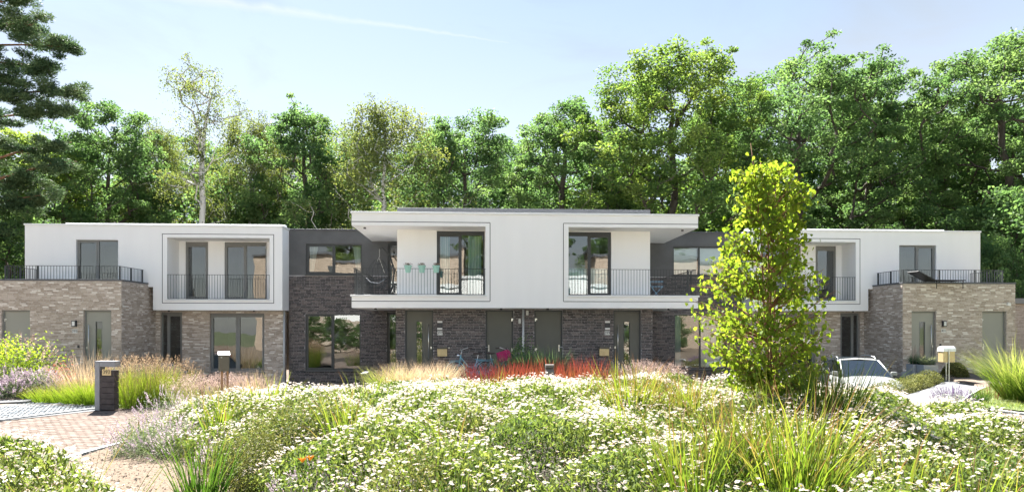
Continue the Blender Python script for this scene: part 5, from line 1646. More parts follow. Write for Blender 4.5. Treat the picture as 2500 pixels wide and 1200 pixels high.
def mound(name, loc, rx, h, nl, leaf, mat, label, cat, group=None, seed=0, spikes=None, asp=.5, low=.15):
    """leafy mound; spikes=(material, count, length, floret) adds flower spikes as a part"""
    r = np.random.default_rng(seed * 13 + 5)
    th = r.uniform(0, 6.283, nl); ph = np.arccos(r.uniform(-.05, 1, nl)); q = r.random(nl) ** .3
    w = 1 + .16 * np.sin(3 * th + seed) + .10 * np.sin(7 * th + 4 * ph) + .06 * r.normal(size=nl)
    P = np.stack([rx * q * w * np.sin(ph) * np.cos(th), rx * q * w * np.sin(ph) * np.sin(th), np.maximum(.01, h * q * w * np.cos(ph) + low * h * 0)], 1)
    V, F = leaf_quads(P, leaf * r.uniform(.7, 1.4, nl), leaf * asp, r, .35)
    tone = np.clip(.48 + .15 * np.sin(5 * th + 3 * ph) + .22 * r.normal(size=nl), 0, 1)
    if not spikes:
        o = np_obj(name, V, [F], M[mat], loc=loc, attrs={'tone': np.repeat(tone, 4)})
        return tag(o, label, cat, group)
    t = empty(name, loc)
    np_obj('leaves', V, [F], M[mat], parent=t, attrs={'tone': np.repeat(tone, 4)})
    sm, ns, sl, fs = spikes
    th = r.uniform(0, 6.283, ns); ph = np.arccos(r.uniform(.05, 1, ns))
    B = np.stack([rx * np.sin(ph) * np.cos(th), rx * np.sin(ph) * np.sin(th), h * np.cos(ph)], 1) * .88
    D = unit(B / np.array([rx, rx, h]) * np.array([.8, .8, .5]) + np.array([0, 0, .75]) + r.normal(size=(ns, 3)) * .15)
    k = 22; f = np.linspace(.25, 1, k)
    C = B[:, None] + D[:, None] * (f[None, :, None] * sl * r.uniform(.6, 1.2, (ns, 1, 1))) + r.normal(size=(ns, k, 3)) * fs * .45 * (1.15 - f)[None, :, None]
    V, F = leaf_quads(C.reshape(-1, 3), fs * r.uniform(.7, 1.3, ns * k), fs * .7, r, .2)
    np_obj('flower_spikes', V, [F], M[sm], parent=t, attrs={'tone': np.repeat(r.random(ns * k), 4)})
    return tag(t, label, cat, group)
def gspot(px, py, z=.05):
    t = (EYE - z) * 1586 / (py - 794); x, y = at_t(px, t); return x, y, t
cm_ = [(335, 1105, .42, .50, 'catmint at the left tip of the planted island'), (395, 1112, .50, .62, 'catmint on the gravel edge, second from the left tip'), (450, 1125, .45, .58, 'catmint on the gravel edge above the strap-leaved clump'), (400, 1060, .55, .85, 'taller catmint under the left hump of daisies'), (470, 1085, .50, .85, 'taller catmint between the left hump and the strap-leaved clump'),
       (560, 1172, .42, .55, 'catmint at the gravel edge left of the bushy olive plant')]
for i, (px, py, rx, h, lab) in enumerate(cm_):
    x, y, t = gspot(px, py, .08)
    mound('catmint', (x, y, .05), rx, h, 3600, .030, 'cat_leaf', lab, 'catmint', 'catmint plants', i, ('cat_fl', 75, .26, .022))
for i, (px, zc, yc, rx, h, lab) in enumerate([(790, .62, 1165, .38, .55, 'catmint at the lower edge right of the bushy olive plant'), (880, .60, 1180, .40, .52, 'catmint at the lower edge below the yellow grass clump'), (730, .55, 1195, .38, .45, 'catmint at the lower edge under the bushy olive plant')]):
    t = (EYE - zc) * 1586 / (yc - 794); x, y = at_t(px, t)
    mound('catmint', (x, y, zc - h), rx, h + .06, 3600, .028, 'cat_leaf', lab, 'catmint', 'catmint plants', 20 + i, ('cat_fl', 90, .24, .020))
ol = [(715, 1085, .72, .98, 9000, 'bushy olive plant on the gravel edge in the lower left, largest of its kind'), (610, 1110, .50, .85, 6000, 'bushy olive plant left of the largest one'), (960, 1090, .55, .92, 8000, 'olive budding plant among daisies in the lower middle'), (1030, 1150, .48, .86, 8000, 'olive budding plant nearest the lower edge in the middle'), (1180, 1000, .55, .95, 5000, 'olive patch left of the picture middle in the daisies'), (1620, 1000, .60, .98, 5000, 'olive patch below the small yellow-green clump'), (1450, 990, .55, .95, 5000, 'olive patch below the bollard lamp'), (780, 1010, .6, .95, 5000, 'olive patch on the left daisies before the dark brick wall')]
for i, (px, yc, rx, h, nl, lab) in enumerate(ol):
    x, y, t = isl_spot(px, yc)
    if i < 2: t = (EYE - .95) * 1586 / (yc - 55 - 794); x, y = at_t(px, t)
    zb = float(isl_z(np.array(x), np.array(y)))
    if i >= 2: h = float(canopy(np.array(x), np.array(y))) - zb + .16
    mound('bushy_aster', (x, y, zb), rx, h, nl, .028, 'olive', lab, 'plant', 'olive green asters', 40 + i, asp=.55)

# ---- beds beyond the street
fb = 'grasses in the front gardens'
def bedspot(px, t): x, y = at_t(px, t); return x, y, float(yard_z(np.array(x), np.array(y)))
def bgrass(px, t, ytop, wp, nb, mat, lab, curve=.5, plume=None, width=.012, name='ornamental_grass', seed=0, hv=.4):
    x, y, z = bedspot(px, t); H = z_at(ytop, t) - z
    return clump(name, (x, y, z), nb, H * (1.08 if not plume else .85), (wp / 1586 * t / 2) / max(H, .3) * 1.1, .06 + wp / 1586 * t * .2, width, curve, mat, lab, fb, seed=seed, seg=5, hvar=hv, plume=(plume[0], plume[1], plume[2], H * .97) if plume else None)
names_moor = ['right beside the number pillar', 'second right of the number pillar', 'third right of the number pillar', 'before the dark narrow window of the left house', 'nearest the dark car', 'behind the number pillar']
for i, (px, t, yt) in enumerate([(322, 17.4, 868), (358, 17.7, 862), (392, 18.0, 866), (415, 18.4, 872), (438, 18.7, 882), (290, 18.3, 866)]):
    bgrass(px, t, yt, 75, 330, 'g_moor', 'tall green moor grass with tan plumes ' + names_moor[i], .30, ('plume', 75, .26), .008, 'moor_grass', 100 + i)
low = ['beside the purple flowers', 'second from the purple flowers', 'third from the purple flowers', 'fourth from the purple flowers', 'left of the number pillar', 'close left of the number pillar']
for i, (px, t, yt) in enumerate([(85, 18.7, 940), (115, 18.4, 932), (148, 18.3, 928), (178, 18.0, 926), (205, 17.8, 922), (228, 17.7, 915)]):
    bgrass(px, t, yt, 70, 330, 'g_moor', 'low bright green grass tuft ' + low[i], .55, None, .008, 'grass_tuft', 120 + i)
for i, (px, t, yt, wp, lab) in enumerate([(205, 19.4, 872, 90, 'cream feather grass behind the low tufts left of the number pillar'), (222, 19.8, 868, 70, 'cream feather grass just left of the number pillar top'), (625, 15.9, 912, 46, 'small cream feather grass at the light brick corner'), (985, 17.2, 882, 90, 'cream feather grass mound below the left entry door'), (1030, 17.3, 877, 110, 'largest cream feather grass mound below the left mailbox'), (1072, 17.4, 884, 70, 'cream feather grass mound nearest the bicycles')]):
    bgrass(px, t, yt, wp, 900 if i > 2 else 420, 'g_stipa', lab, .75, None, .006, 'feather_grass', 140 + i, .3)
bgrass(945, 17.1, 884, 90, 420, 'g_misc', 'olive arching grass left of the cream feather grass mounds', .9, None, .009, 'ornamental_grass', 150)
pk = ['left end', 'beside the dark car', 'left of the mailbox posts', 'in front of the mailbox posts', 'right of the mailbox posts', 'before the wide window']
for i, (px, yt) in enumerate([(455, 918), (490, 912), (520, 908), (550, 910), (580, 914), (600, 920)]):
    bgrass(px, 16.1 + .1 * (i % 3), yt, 70, 160, 'g_misc', 'pink-plumed fountain grass ' + pk[i], .5, ('plume_pink', 110, .14), .008, 'fountain_grass', 160 + i)
for i in range(16):
    px = 1150 + i * 23.5 + random.uniform(-6, 6)
    dark = i < 3 or i > 13
    side_ = 'counted from the bicycles, number ' + ['one', 'two', 'three', 'four', 'five', 'six', 'seven', 'eight', 'nine', 'ten', 'eleven', 'twelve', 'thirteen', 'fourteen', 'fifteen', 'sixteen'][i]
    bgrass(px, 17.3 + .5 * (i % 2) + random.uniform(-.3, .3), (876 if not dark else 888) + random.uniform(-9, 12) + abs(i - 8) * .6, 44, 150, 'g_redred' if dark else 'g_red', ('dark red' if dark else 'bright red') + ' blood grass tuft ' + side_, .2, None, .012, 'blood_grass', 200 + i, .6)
for i, px in enumerate([1235, 1262, 1290, 1318, 1345, 1372]):
    bgrass(px, 19.6 + .3 * (i % 2), [868, 860, 856, 850, 852, 862][i], 70, 300, 'g_blue', 'blue-green grass clump behind the red grass, number %s from the bicycles' % ['one', 'two', 'three', 'four', 'five', 'six'][i], .40, None, .010, 'blue_grass', 230 + i, .35)
x, y, z = bedspot(1275, 20.6)
mound('evergreen_shrub', (x, y, z), .55, 1.35, 2600, .07, 'leaf_dark' if 'leaf_dark' in M else 'leaf_oak', 'dark leafy shrub in front of the downpipe between the storage doors', 'shrub', None, 71)
for i, (px, t, yt, lab) in enumerate([(1090, 18.8, 884, 'grey-green sage left of the bicycles'), (1125, 18.6, 888, 'grey-green sage below the left bicycle'), (1500, 18.4, 890, 'grey-green sage right of the red grass'), (1530, 18.7, 884, 'grey-green sage below the right entry door')]):
    x, y, z = bedspot(px, t); h = z_at(yt, t) - z
    mound('sage_plant', (x, y, z), .42, h * .8, 1800, .03, 'cat_leaf', lab, 'sage', 'sage plants', 73 + i, ('cat_leaf', 40, .3, .02))
for i, (px, t, yt, lab) in enumerate([(1560, 17.6, 880, 'pink-plumed fountain grass below the right entry door'), (1595, 17.8, 876, 'pink-plumed fountain grass at the corner of the dark brick wall'), (1625, 18.0, 886, 'pink-plumed fountain grass below the right ground floor window')]):
    bgrass(px, t, yt, 80, 160, 'g_misc', lab, .5, ('plume_pink', 130, .16), .008, 'fountain_grass', 240 + i)
# left border
x, y, z = bedspot(40, 20.5)
mound('leafy_shrub', (x, y, z), 1.35, z_at(828, 20.5) - z, 5200, .085, 'leaf_young', 'yellow-green leafy shrub with pink tips before the left storage door', 'shrub', None, 81, ('plume_pink', 70, .35, .05))
for i, (px, t, yt, lab) in enumerate([(15, 19.3, 895, 'pink-purple perennial at the left edge'), (60, 19.2, 900, 'pink-purple perennial second from the left edge'), (100, 19.3, 898, 'pink-purple perennial third from the left edge'), (140, 19.6, 905, 'pink-purple perennial before the left brick wing'), (30, 18.9, 925, 'lower pink-purple perennial in front at the left edge')]):
    x, y, z = bedspot(px, t); h = z_at(yt, t) - z
    mound('flowering_perennial', (x, y, z), .55, h * .85, 2800, .045, 'cat_leaf', lab, 'perennial', 'perennials in the left border', 83 + i, ('cat_fl', 90, .28, .035))
x, y, z = bedspot(155, 19.9)
mound('red_leaved_plant', (x, y, z), .45, z_at(880, 19.9) - z, 700, .07, 'shrub_red', 'red-leaved plant before the left brick wing', 'plant', None, 90)
for i, (px, t, yt, lab) in enumerate([(48, 19.8, 795, 'tall plume stem before the left storage door'), (5, 19.9, 806, 'tall plume stem at the left edge')]):
    bgrass(px, t, yt, 20, 6, 'g_misc', lab, .2, ('plume', 3, .35), .008, 'plume_stem', 260 + i)
# right side
def hedge(pts, w, h, label, seed):
    r = np.random.default_rng(seed); Vs = []
    P = np.array(pts); n = 9000
    seg = r.integers(0, len(P) - 1, n); f = r.random(n)
    c = P[seg] + (P[seg + 1] - P[seg]) * f[:, None]
    d = unit(P[seg + 1] - P[seg]); nr = np.stack([-d[:, 1], d[:, 0]], 1)
    a = r.uniform(0, np.pi, n); q = r.random(n) ** .35
    bump = 1 + .18 * np.sin(7 * (f + seg) + seed)
    off = np.cos(a) * q * w * bump; z = np.sin(a) * q * h * bump
    C = np.stack([c[:, 0] + nr[:, 0] * off, c[:, 1] + nr[:, 1] * off, c[:, 2] + z], 1)
    V, F = leaf_quads(C, .05 * r.uniform(.7, 1.4, n), .022, r, .4)
    o = np_obj('low_hedge', V, [F], M['olive'], attrs={'tone': np.repeat(np.clip(.55 + .25 * r.normal(size=n), 0, 1), 4)})
    return tag(o, label, 'hedge', 'low hedges along the right path')
hedge([(11.4, 18.6, .0), (12.6, 19.35, .05), (14.0, 20.5, .10), (15.2, 21.4, .18), (16.1, 22.15, .25)], .42, .40, 'low pale green hedge between the silver car and the concrete path', 3)
hedge([(16.9, 22.5, .3), (17.5, 22.75, .33)], .42, .5, 'short green hedge at the foot of the silver mailbox', 4)
t = 17.5; x, y = at_t(2325, t)
mound('lavender', (x, y, .07), .48, .30, 3000, .04, 'cat_leaf', 'lavender in purple bloom at the corner of path and street', 'lavender', None, 95, ('lav', 120, .26, .022), asp=.2)
x, y = at_t(2395, 18.0); clump('grass_tuft', (x, y, .09), 160, .42, .5, .16, .009, .3, 'g_green', 'dark reddish grass tuft right of the lavender', fb, 301)
x, y = at_t(2425, 18.6); clump('salvia', (x, y, .1), 60, .50, .25, .28, .010, .1, 'g_redred', 'brownish upright spikes behind the grass tuft by the lavender', fb, 302, cat='plant')
for i, (px, t, yt, lab) in enumerate([(2475, 18.3, 850, 'large arching maiden grass at the right edge'), (2520, 17.8, 870, 'arching maiden grass half outside the right edge')]):
    x, y = at_t(px, t); zb = .12; H = z_at(yt, t) - zb
    clump('maiden_grass', (x, y, zb), 520, H * 1.35, .55, .28, .013, .95, 'g_misc', lab, fb, 310 + i, seg=6, hvar=.4)
x, y = at_t(2485, 9.5); clump('grass_tuft', (x, y, .2), 60, .9, .25, .1, .012, .3, 'g_green', 'dark tuft at the right edge of the daisies before the street', gl, 320)
# short turf on the lawn right of the path
n = 26000
x = rng.uniform(12.8, 20, n); y = rng.uniform(13.5, 22, n)
inl = np.array([in_poly(a, b, lp) for a, b in zip(x, y)]) & near_frame(x, y, 30)
x, y = x[inl], y[inl]; n = len(x)
P = np.stack([x, y, .055 + .28 * sstep(17.2, 22.5, y)], 1)
D = np.stack([rng.normal(size=n) * .5, rng.normal(size=n) * .5, np.ones(n)], 1)
V, F, G, _ = blades(P, D, rng.uniform(.04, .14, n) * (1 + .6 * (wnoise(x, y, 61, 1.5) > .2)), .010, .5, rng, 2)
o = np_obj('lawn_grass', V, [F], M['g_misc'], attrs={'grad': G, 'tone': np.repeat(rng.random(n), 6)})
tag(o, 'patchy dry grass between the street and the right path', 'grass', kind='stuff')
# ================================================================== OBJECTS
M['car_silver'] = plain('silver_paint', (.30, .31, .30), .22, .02, 3, metal=.1, spec=.6)
M['car_dark'] = plain('dark_paint', (.012, .020, .026), .18, .05, 3, metal=.2, spec=.6)
M['car_glass'] = glass_mat('car_glass', (.12, .14, .15), .20, .001)
M['rubber'] = plain('rubber', (.02, .02, .02), .8)
M['chrome'] = plain('chrome', (.75, .75, .76), .12, .02, metal=1.0)
M['headlamp'] = glass_mat('lamp_cover', (.75, .78, .80), .25, .001)
M['seat'] = plain('car_interior', (.05, .05, .05), .9)
M['bike_blue'] = plain('bike_blue', (.20, .42, .50), .3, .03)
M['bike_black'] = plain('bike_black', (.015, .015, .016), .35)
M['crate'] = plain('crate_pink', (.55, .02, .16), .5, .05)
M['saddle'] = plain('saddle', (.05, .035, .03), .6)
M['bin'] = plain('bin_plastic', (.055, .06, .065), .55)
M['brass'] = plain('mailbox_gold', (.58, .45, .24), .42, .06, 8, metal=.25)
M['bronze'] = plain('mailbox_bronze', (.12, .105, .08), .45, .05)
M['wood'] = plain('post_wood', (.40, .24, .13), .8, .25, 9, stretch=(1, 1, .2))
M['corten'] = plain('pillar_brick', (.06, .05, .05), .8, .3, 8)
M['pillar_concrete'] = plain('pillar_concrete', (.25, .255, .27), .85, .1, 6, bump=.3)
M['mint'] = plain('pot_mint', (.34, .60, .52), .5, .03)
M['wicker'] = plain('wicker', (.045, .05, .055), .5)
M['blue_chair'] = plain('chair_blue', (.22, .36, .46), .5)
M['lounger'] = plain('lounger_black', (.02, .02, .022), .6)
M['planter'] = plain('planter_zinc', (.30, .33, .37), .6, .08, 4)
M['bollard'] = plain('bollard', (.17, .15, .14), .6, .06)
M['red_paint'] = plain('red_paint', (.45, .02, .03), .35)
M['white_paint'] = plain('white_paint', (.75, .75, .75), .4)
M['heather'] = leafm('pot_plant', (.10, .11, .05), (.22, .14, .11), (.45, .35, .28), trans=.3, tcol=(1, 1, .8))

def car(name, loc, rz, paint, label, rails=True):
    """estate car, nose towards +x of its own axes. > body, roof, window panes, wheels, lamps ..."""
    c = empty(name, loc, rz); tag(c, label, 'car', 'parked cars')
    Lc = 4.6
    # lower body lofted from stations: x, half width, sill z, shoulder z, centre z
    st = [(-2.30, .62, .42, .74, .80), (-2.26, .74, .30, .84, .92), (-2.05, .82, .24, .90, .97), (-1.4, .86, .22, .90, .96), (-.4, .87, .22, .89, .94), (.55, .87, .22, .87, .92), (.95, .86, .22, .86, .93), (1.35, .85, .22, .83, .90), (1.75, .83, .23, .78, .84), (2.02, .78, .26, .71, .76), (2.20, .66, .30, .62, .66), (2.29, .50, .36, .52, .55)]
    V = []
    for x, w, s, sh, cz in st:
        half = [(0, s), (w * .85, s), (w * .98, s + .10), (w, s + (sh - s) * .55), (w * .975, sh - .03), (w * .90, sh + .012), (w * .55, cz - .008), (0, cz)]
        V += [(x, y_, z_) for y_, z_ in half] + [(x, -y_, z_) for y_, z_ in half[-2:0:-1]]
    m = 14
    F = [(i * m + k, i * m + (k + 1) % m, (i + 1) * m + (k + 1) % m, (i + 1) * m + k) for i in range(len(st) - 1) for k in range(m)]
    F += [tuple(range(m))[::-1], tuple((len(st) - 1) * m + k for k in range(m))]
    mb = MB(); mb.v, mb.f, mb.m = V, F, [0] * len(F)
    o = mb.build('body', M[paint], c, smooth=True)
    o.modifiers.new('sub', 'SUBSURF').levels = 2; o.modifiers['sub'].render_levels = 2
    # cabin
    cp = [(1.02, .76, .90), (.22, .62, 1.40), (-.6, .64, 1.455), (-1.55, .61, 1.42), (-1.88, .58, 1.36), (-2.18, .70, .93)]
    def P(i, s, f=1.0): x, w, z = cp[i]; return Vector((x, s * w * f, z))
    mb = MB()
    roof = [1, 2, 3, 4]
    for a, b in zip(roof[:-1], roof[1:]):
        A, B_, C_, D_ = P(a, 1), P(b, 1), P(b, -1), P(a, -1)
        up = Vector((0, 0, .035))
        mb.poly([A, (A + D_) / 2 + up, (B_ + C_) / 2 + up, B_]); mb.poly([(A + D_) / 2 + up, D_, C_, (B_ + C_) / 2 + up])
        for s in (1, -1):
            p, q = P(a, s), P(b, s)
            mb.poly([p, q, q + Vector((0, s * .03, -.07)), p + Vector((0, s * .03, -.07))])
    mb.build('roof', M[paint], c, smooth=True)
    for s in (1, -1):
        MB().tube([P(0, s), P(1, s)], [.03, .025], 6).build('windscreen_pillar', M[paint], c, smooth=True)
        MB().tube([P(4, s), P(5, s)], [.05, .07], 6).build('rear_pillar', M[paint], c, smooth=True)
        for xx in (-.25, -1.25):
            MB().tube([(xx - .02, s * .652, 1.39), (xx - .05, s * .83, .90)], .026, 6).build('door_pillar', M['seat'], c, smooth=True)
    f = .97
    a, b, d, e = P(0, 1, f), P(0, -1, f), P(1, -1, f), P(1, 1, f)
    MB().poly([a, b, d, e]).build('windscreen', M['car_glass'], c)
    MB().poly([P(5, 1, f), P(5, -1, f), P(4, -1, f), P(4, 1, f)]).build('rear_window', M['car_glass'], c)
    for s in (1, -1):
        for x0, x1, y0 in ((.95, -.22, 0), (-.28, -1.22, 0), (-1.28, -2.05, 0)):
            pts = [(x0, s * .835, .90), (x1, s * .835, .90)]
            top1 = {-.22: (-.24, 1.385), -1.22: (-1.23, 1.375), -2.05: (-1.80, 1.33)}[x1]
            top0 = {.95: (.20, 1.35), -.28: (-.26, 1.385), -1.28: (-1.27, 1.375)}[x0]
            pts += [(top1[0], s * .655, top1[1]), (top0[0], s * .655, top0[1])]
            MB().poly(pts).build('side_window', M['car_glass'], c)
    MB().box(-1.9, .9, -.72, .72, .55, .80).box(-.55, -.42, .12, .62, .8, 1.25).box(-.55, -.42, -.62, -.12, .8, 1.25).box(.55, .95, -.7, .7, .80, .90).build('seats', M['seat'], c)
    for xw in (1.42, -1.38):
        for s in (1, -1):
            w = empty('wheel', (xw, s * .78, .31), parent=c)
            t = MB(); t.lathe([(.20, -.09), (.29, -.095), (.315, -.06), (.315, .06), (.29, .095), (.20, .09)], 24)
            t.v = [(x, z, y) for x, y, z in t.v]; t.build('tyre', M['rubber'], w, smooth=True)
            h = MB(); h.lathe([(.205, -.08), (.205, .07), (.17, .085), (.05, .07), (0, .075)], 20); h.lathe([(.205, .08), (.17, -.085), (.05, -.07), (0, -.075)], 20)
            h.v = [(x, z, y) for x, y, z in h.v]; h.build('rim', M['galv'], w, smooth=True)
    for s in (1, -1):
        hl = empty('headlight', (2.03, s * .60, .64), parent=c)
        e_ = MB(); e_.lathe([(.0, .09), (.06, .075), (.10, .04), (.125, -.01), (.11, -.05)], 16); e_.v = [(z * .8, x * 1.25, y * .75) for x, y, z in e_.v]
        e_.build('lens', M['headlamp'], hl, smooth=True)
        q = MB(); q.lathe([(.0, .04), (.07, .02), (.10, -.02)], 12); q.v = [(z, x * 1.2, y * .7) for x, y, z in q.v]; q.build('reflector', M['chrome'], hl, smooth=True)
        mr = empty('wing_mirror', (.72, s * .92, .98), parent=c)
        MB().box(-.06, .06, -.09, .09, -.06, .07).build('housing', M[paint], mr, bevel=.03)
        MB().box(-.02, .02, -s * .02 - .08, -s * .02 + .04, -.08, -.05).build('stalk', M['rubber'], mr)
        MB().tube([(-2.22, s * .55, .80), (-2.30, s * .68, .74), (-2.24, s * .76, .70)], .045, 6).build('tail_light', M['red_paint'], c)
        if rails:
            MB().tube([(.05, s * .60, 1.42), (-.15, s * .615, 1.505), (-.7, s * .62, 1.535), (-1.4, s * .61, 1.505), (-1.62, s * .60, 1.42)], .016, 6).build('roof_rail', M['rubber'] if paint == 'car_dark' else M['galv'], c, smooth=True)
    gr = empty('grille', (2.24, 0, .57), parent=c)
    MB().box(-.06, .012, -.36, .36, -.085, .085).build('mesh', M['seat'], gr, bevel=.02)
    for k in range(4): MB().box(.0, .03, -.36, .36, -.075 + k * .045, -.06 + k * .045).build('slat', M['chrome'], gr)
    lg = MB(); lg.tube([(.035, .065 * math.cos(q), .065 * math.sin(q)) for q in np.linspace(0, 6.283, 17)], .010, 5, cap=False)
    for q in (math.pi / 2, math.pi * 7 / 6, math.pi * 11 / 6): lg.tube([(.035, 0, 0), (.035, .065 * math.cos(q), .065 * math.sin(q))], [.012, .005], 4)
    lg.build('emblem', M['chrome'], gr)
    MB().box(2.20, 2.33, -.60, .60, .28, .42).build('bumper', M[paint], c, bevel=.05)
    MB().box(2.31, 2.34, -.26, .26, .34, .44).build('number_plate', M['plate'], c)
    return c
# silver car: nose towards the camera and a little to the right
x, y = at_t(2092, 22.7)
car('parked_car', (x, y, -.40), R(-103), 'car_silver', 'silver estate car with roof rails parked before the right house')
x, y = at_t(392, 23.8)
car('parked_car', (x, y, -.52), R(42), 'car_dark', 'dark estate car half hidden by the tall grass before the left house')

def bicycle(name, loc, rz, tilt, fm, label, rack=True, crate=False):
    b = empty(name, loc, rz); tag(b, label, 'bicycle', 'bicycles')
    b.rotation_euler = (tilt, 0, rz)
    for nm, xw in (('front_wheel', .55), ('rear_wheel', -.52)):
        w = empty(nm, (xw, 0, .34), parent=b)
        ci = [(.33 * math.cos(q), 0, .33 * math.sin(q)) for q in np.linspace(0, 2 * math.pi, 29)]
        MB().tube(ci, .017, 6, cap=False).build('tyre', M['rubber'], w, smooth=True)
        MB().tube([(x * .945, 0, z * .945) for x, _, z in ci], .010, 5, cap=False).build('rim', M['steel'], w, smooth=True)
        sp = MB()
        for k in range(18):
            q = 2 * math.pi * k / 18; sp.tube([(0, .02 * (-1) ** k, 0), (.31 * math.cos(q), 0, .31 * math.sin(q))], .0016, 3, cap=False)
        sp.tube([(0, -.035, 0), (0, .035, 0)], .02, 8); sp.build('spokes', M['steel'], w)
        fe = [(.37 * math.cos(q), 0, .37 * math.sin(q)) for q in np.linspace(.25, 2.7, 12)]
        MB().tube(fe, .014, 5).build('mudguard', M[fm], w)
    f = MB()
    head, bb, seat, rear = Vector((.36, 0, .86)), Vector((-.06, 0, .29)), Vector((-.24, 0, .80)), Vector((-.52, 0, .34))
    hl = Vector((.40, 0, .68))
    f.tube([head + Vector((-.02, 0, .06)), hl], .022, 8)
    f.tube([hl + Vector((-.01, 0, .02)), (.18, 0, .42), bb], .020, 8)
    f.tube([head, (.12, 0, .55), Vector((-.13, 0, .47))], .017, 8)
    f.tube([bb, seat], .017, 8)
    for s in (1, -1):
        f.tube([bb, rear + Vector((0, s * .05, 0))], .011, 6); f.tube([seat + Vector((.03, 0, -.1)), rear + Vector((0, s * .05, 0))], .010, 6)
        f.tube([hl, hl + Vector((.03, s * .045, -.06)), (.55, s * .05, .34)], .012, 6)
    f.build('frame', M[fm], b, smooth=True)
    h = MB(); h.tube([head + Vector((-.01, 0, .04)), (.30, 0, 1.06)], .013, 6)
    h.tube([(.10, -.29, 1.10), (.22, -.27, 1.13), (.33, -.12, 1.08), (.34, 0, 1.06), (.33, .12, 1.08), (.22, .27, 1.13), (.10, .29, 1.10)], .011, 6)
    h.build('handlebar', M['steel'], b, smooth=True)
    for s in (-1, 1): MB().tube([(.20, s * .275, 1.128), (.07, s * .295, 1.095)], .017, 8).build('grip', M['saddle'], b)
    MB().tube([seat, (-.27, 0, .93)], .012, 6).build('seat_post', M['steel'], b)
    sd_ = MB(); sd_.lathe([(0, .05), (.07, .045), (.10, .02), (.10, -.01), (0, -.02)], 14); sd_.v = [(x * 1.35 - .28 + .06 * (x > 0), y * (.85 if x < 0 else .45), z + .94) for x, y, z in sd_.v]
    sd_.build('saddle', M['saddle'], b, smooth=True)
    lm_ = MB(); lm_.lathe([(0, .045), (.035, .035), (.045, 0), (.03, -.05), (0, -.06)], 12); lm_.v = [(z + .44, x, y + .90) for x, y, z in lm_.v]; lm_.build('headlamp', M['chrome'], b, smooth=True)
    cr = MB(); cr.tube([(-.06, -.05, .29), (-.06, .05, .29)], .05, 10); cr.tube([(-.06, .06, .29), (.05, .07, .17)], .010, 5); cr.tube([(-.06, -.06, .29), (-.17, -.07, .41)], .010, 5)
    cr.box(.01, .09, .06, .15, .155, .18); cr.box(-.21, -.13, -.15, -.06, .40, .425); cr.build('pedal_crank', M['steel'], b)
    MB().box(-.50, .04, .035, .045, .24, .39).build('chain_guard', M[fm], b)
    if rack:
        rk = MB()
        for s in (-.07, .07): rk.tube([(-.22, s, .73), (-.80, s, .74)], .008, 5); rk.tube([(-.72, s, .74), (-.54, s, .36)], .006, 4)
        for k in range(4): rk.tube([(-.30 - k * .15, -.07, .735), (-.30 - k * .15, .07, .735)], .006, 4)
        rk.build('luggage_rack', M[fm], b)
    fr = MB()
    for s in (-.09, .09): fr.tube([(.36, s, .74), (.74, s, .74)], .008, 5)
    for k in range(4): fr.tube([(.38 + k * .11, -.09, .74), (.38 + k * .11, .09, .74)], .006, 4)
    fr.tube([(.70, .07, .74), (.56, .055, .36)], .006, 4); fr.tube([(.70, -.07, .74), (.56, -.055, .36)], .006, 4)
    fr.build('front_rack', M[fm], b)
    return b
x, y = at_t(1152, 20.9); 
bicycle('bicycle', (x, y, .345), R(205), R(6), 'bike_blue', 'light blue bicycle at the left, before the dark brick wall')
x, y = at_t(1212, 21.1)
bicycle('bicycle', (x, y, .345), R(-28), R(-5), 'bike_blue', 'light blue bicycle carrying the pink crate')
# pink crate on the front rack
x, y = at_t(1225, 20.75)
def crate(loc, rz, tx):
    c = empty('crate', loc, rz); tag(c, 'bright pink plastic crate on the bicycle rack', 'crate')
    c.rotation_euler = (tx, R(-17), rz)
    w, d, h = .19, .16, .27
    for sgn, nm in ((-1, 'long_side'), (1, 'long_side')):
        m = MB()
        for k in range(6): m.box(-w + k * (2 * w - .035) / 5, -w + .035 + k * (2 * w - .035) / 5, sgn * d - .006, sgn * d + .006, 0, h)
        for zz in (0, .10, .165, h - .04): m.box(-w, w, sgn * d - .008, sgn * d + .008, zz, zz + .04)
        m.build(nm, M['crate'], c)
    for sgn in (-1, 1):
        m = MB()
        for k in range(5): m.box(sgn * w - .006, sgn * w + .006, -d + k * (2 * d - .03) / 4, -d + .03 + k * (2 * d - .03) / 4, 0, h)
        for zz in (0, .10, .165, h - .04): m.box(sgn * w - .008, sgn * w + .008, -d, d, zz, zz + .04)
        m.build('short_side', M['crate'], c)
    MB().box(-w, w, -d, d, 0, .012).build('base', M['crate'], c)
bx, by = at_t(1233, 20.8)
crate((bx, by, 1.10), R(8), R(4))
x, y = at_t(2168, 24.4)
bicycle('bicycle', (x, y, -.50), R(-160), R(5), 'bike_black', 'black bicycle parked behind the silver car')
x, y = at_t(2340, 23.4)
bicycle('bicycle', (x, y, .0), R(8), R(80), 'red_paint', 'small red bicycle lying before the right brick wing', rack=False)
bpy.data.objects[-1] if False else None

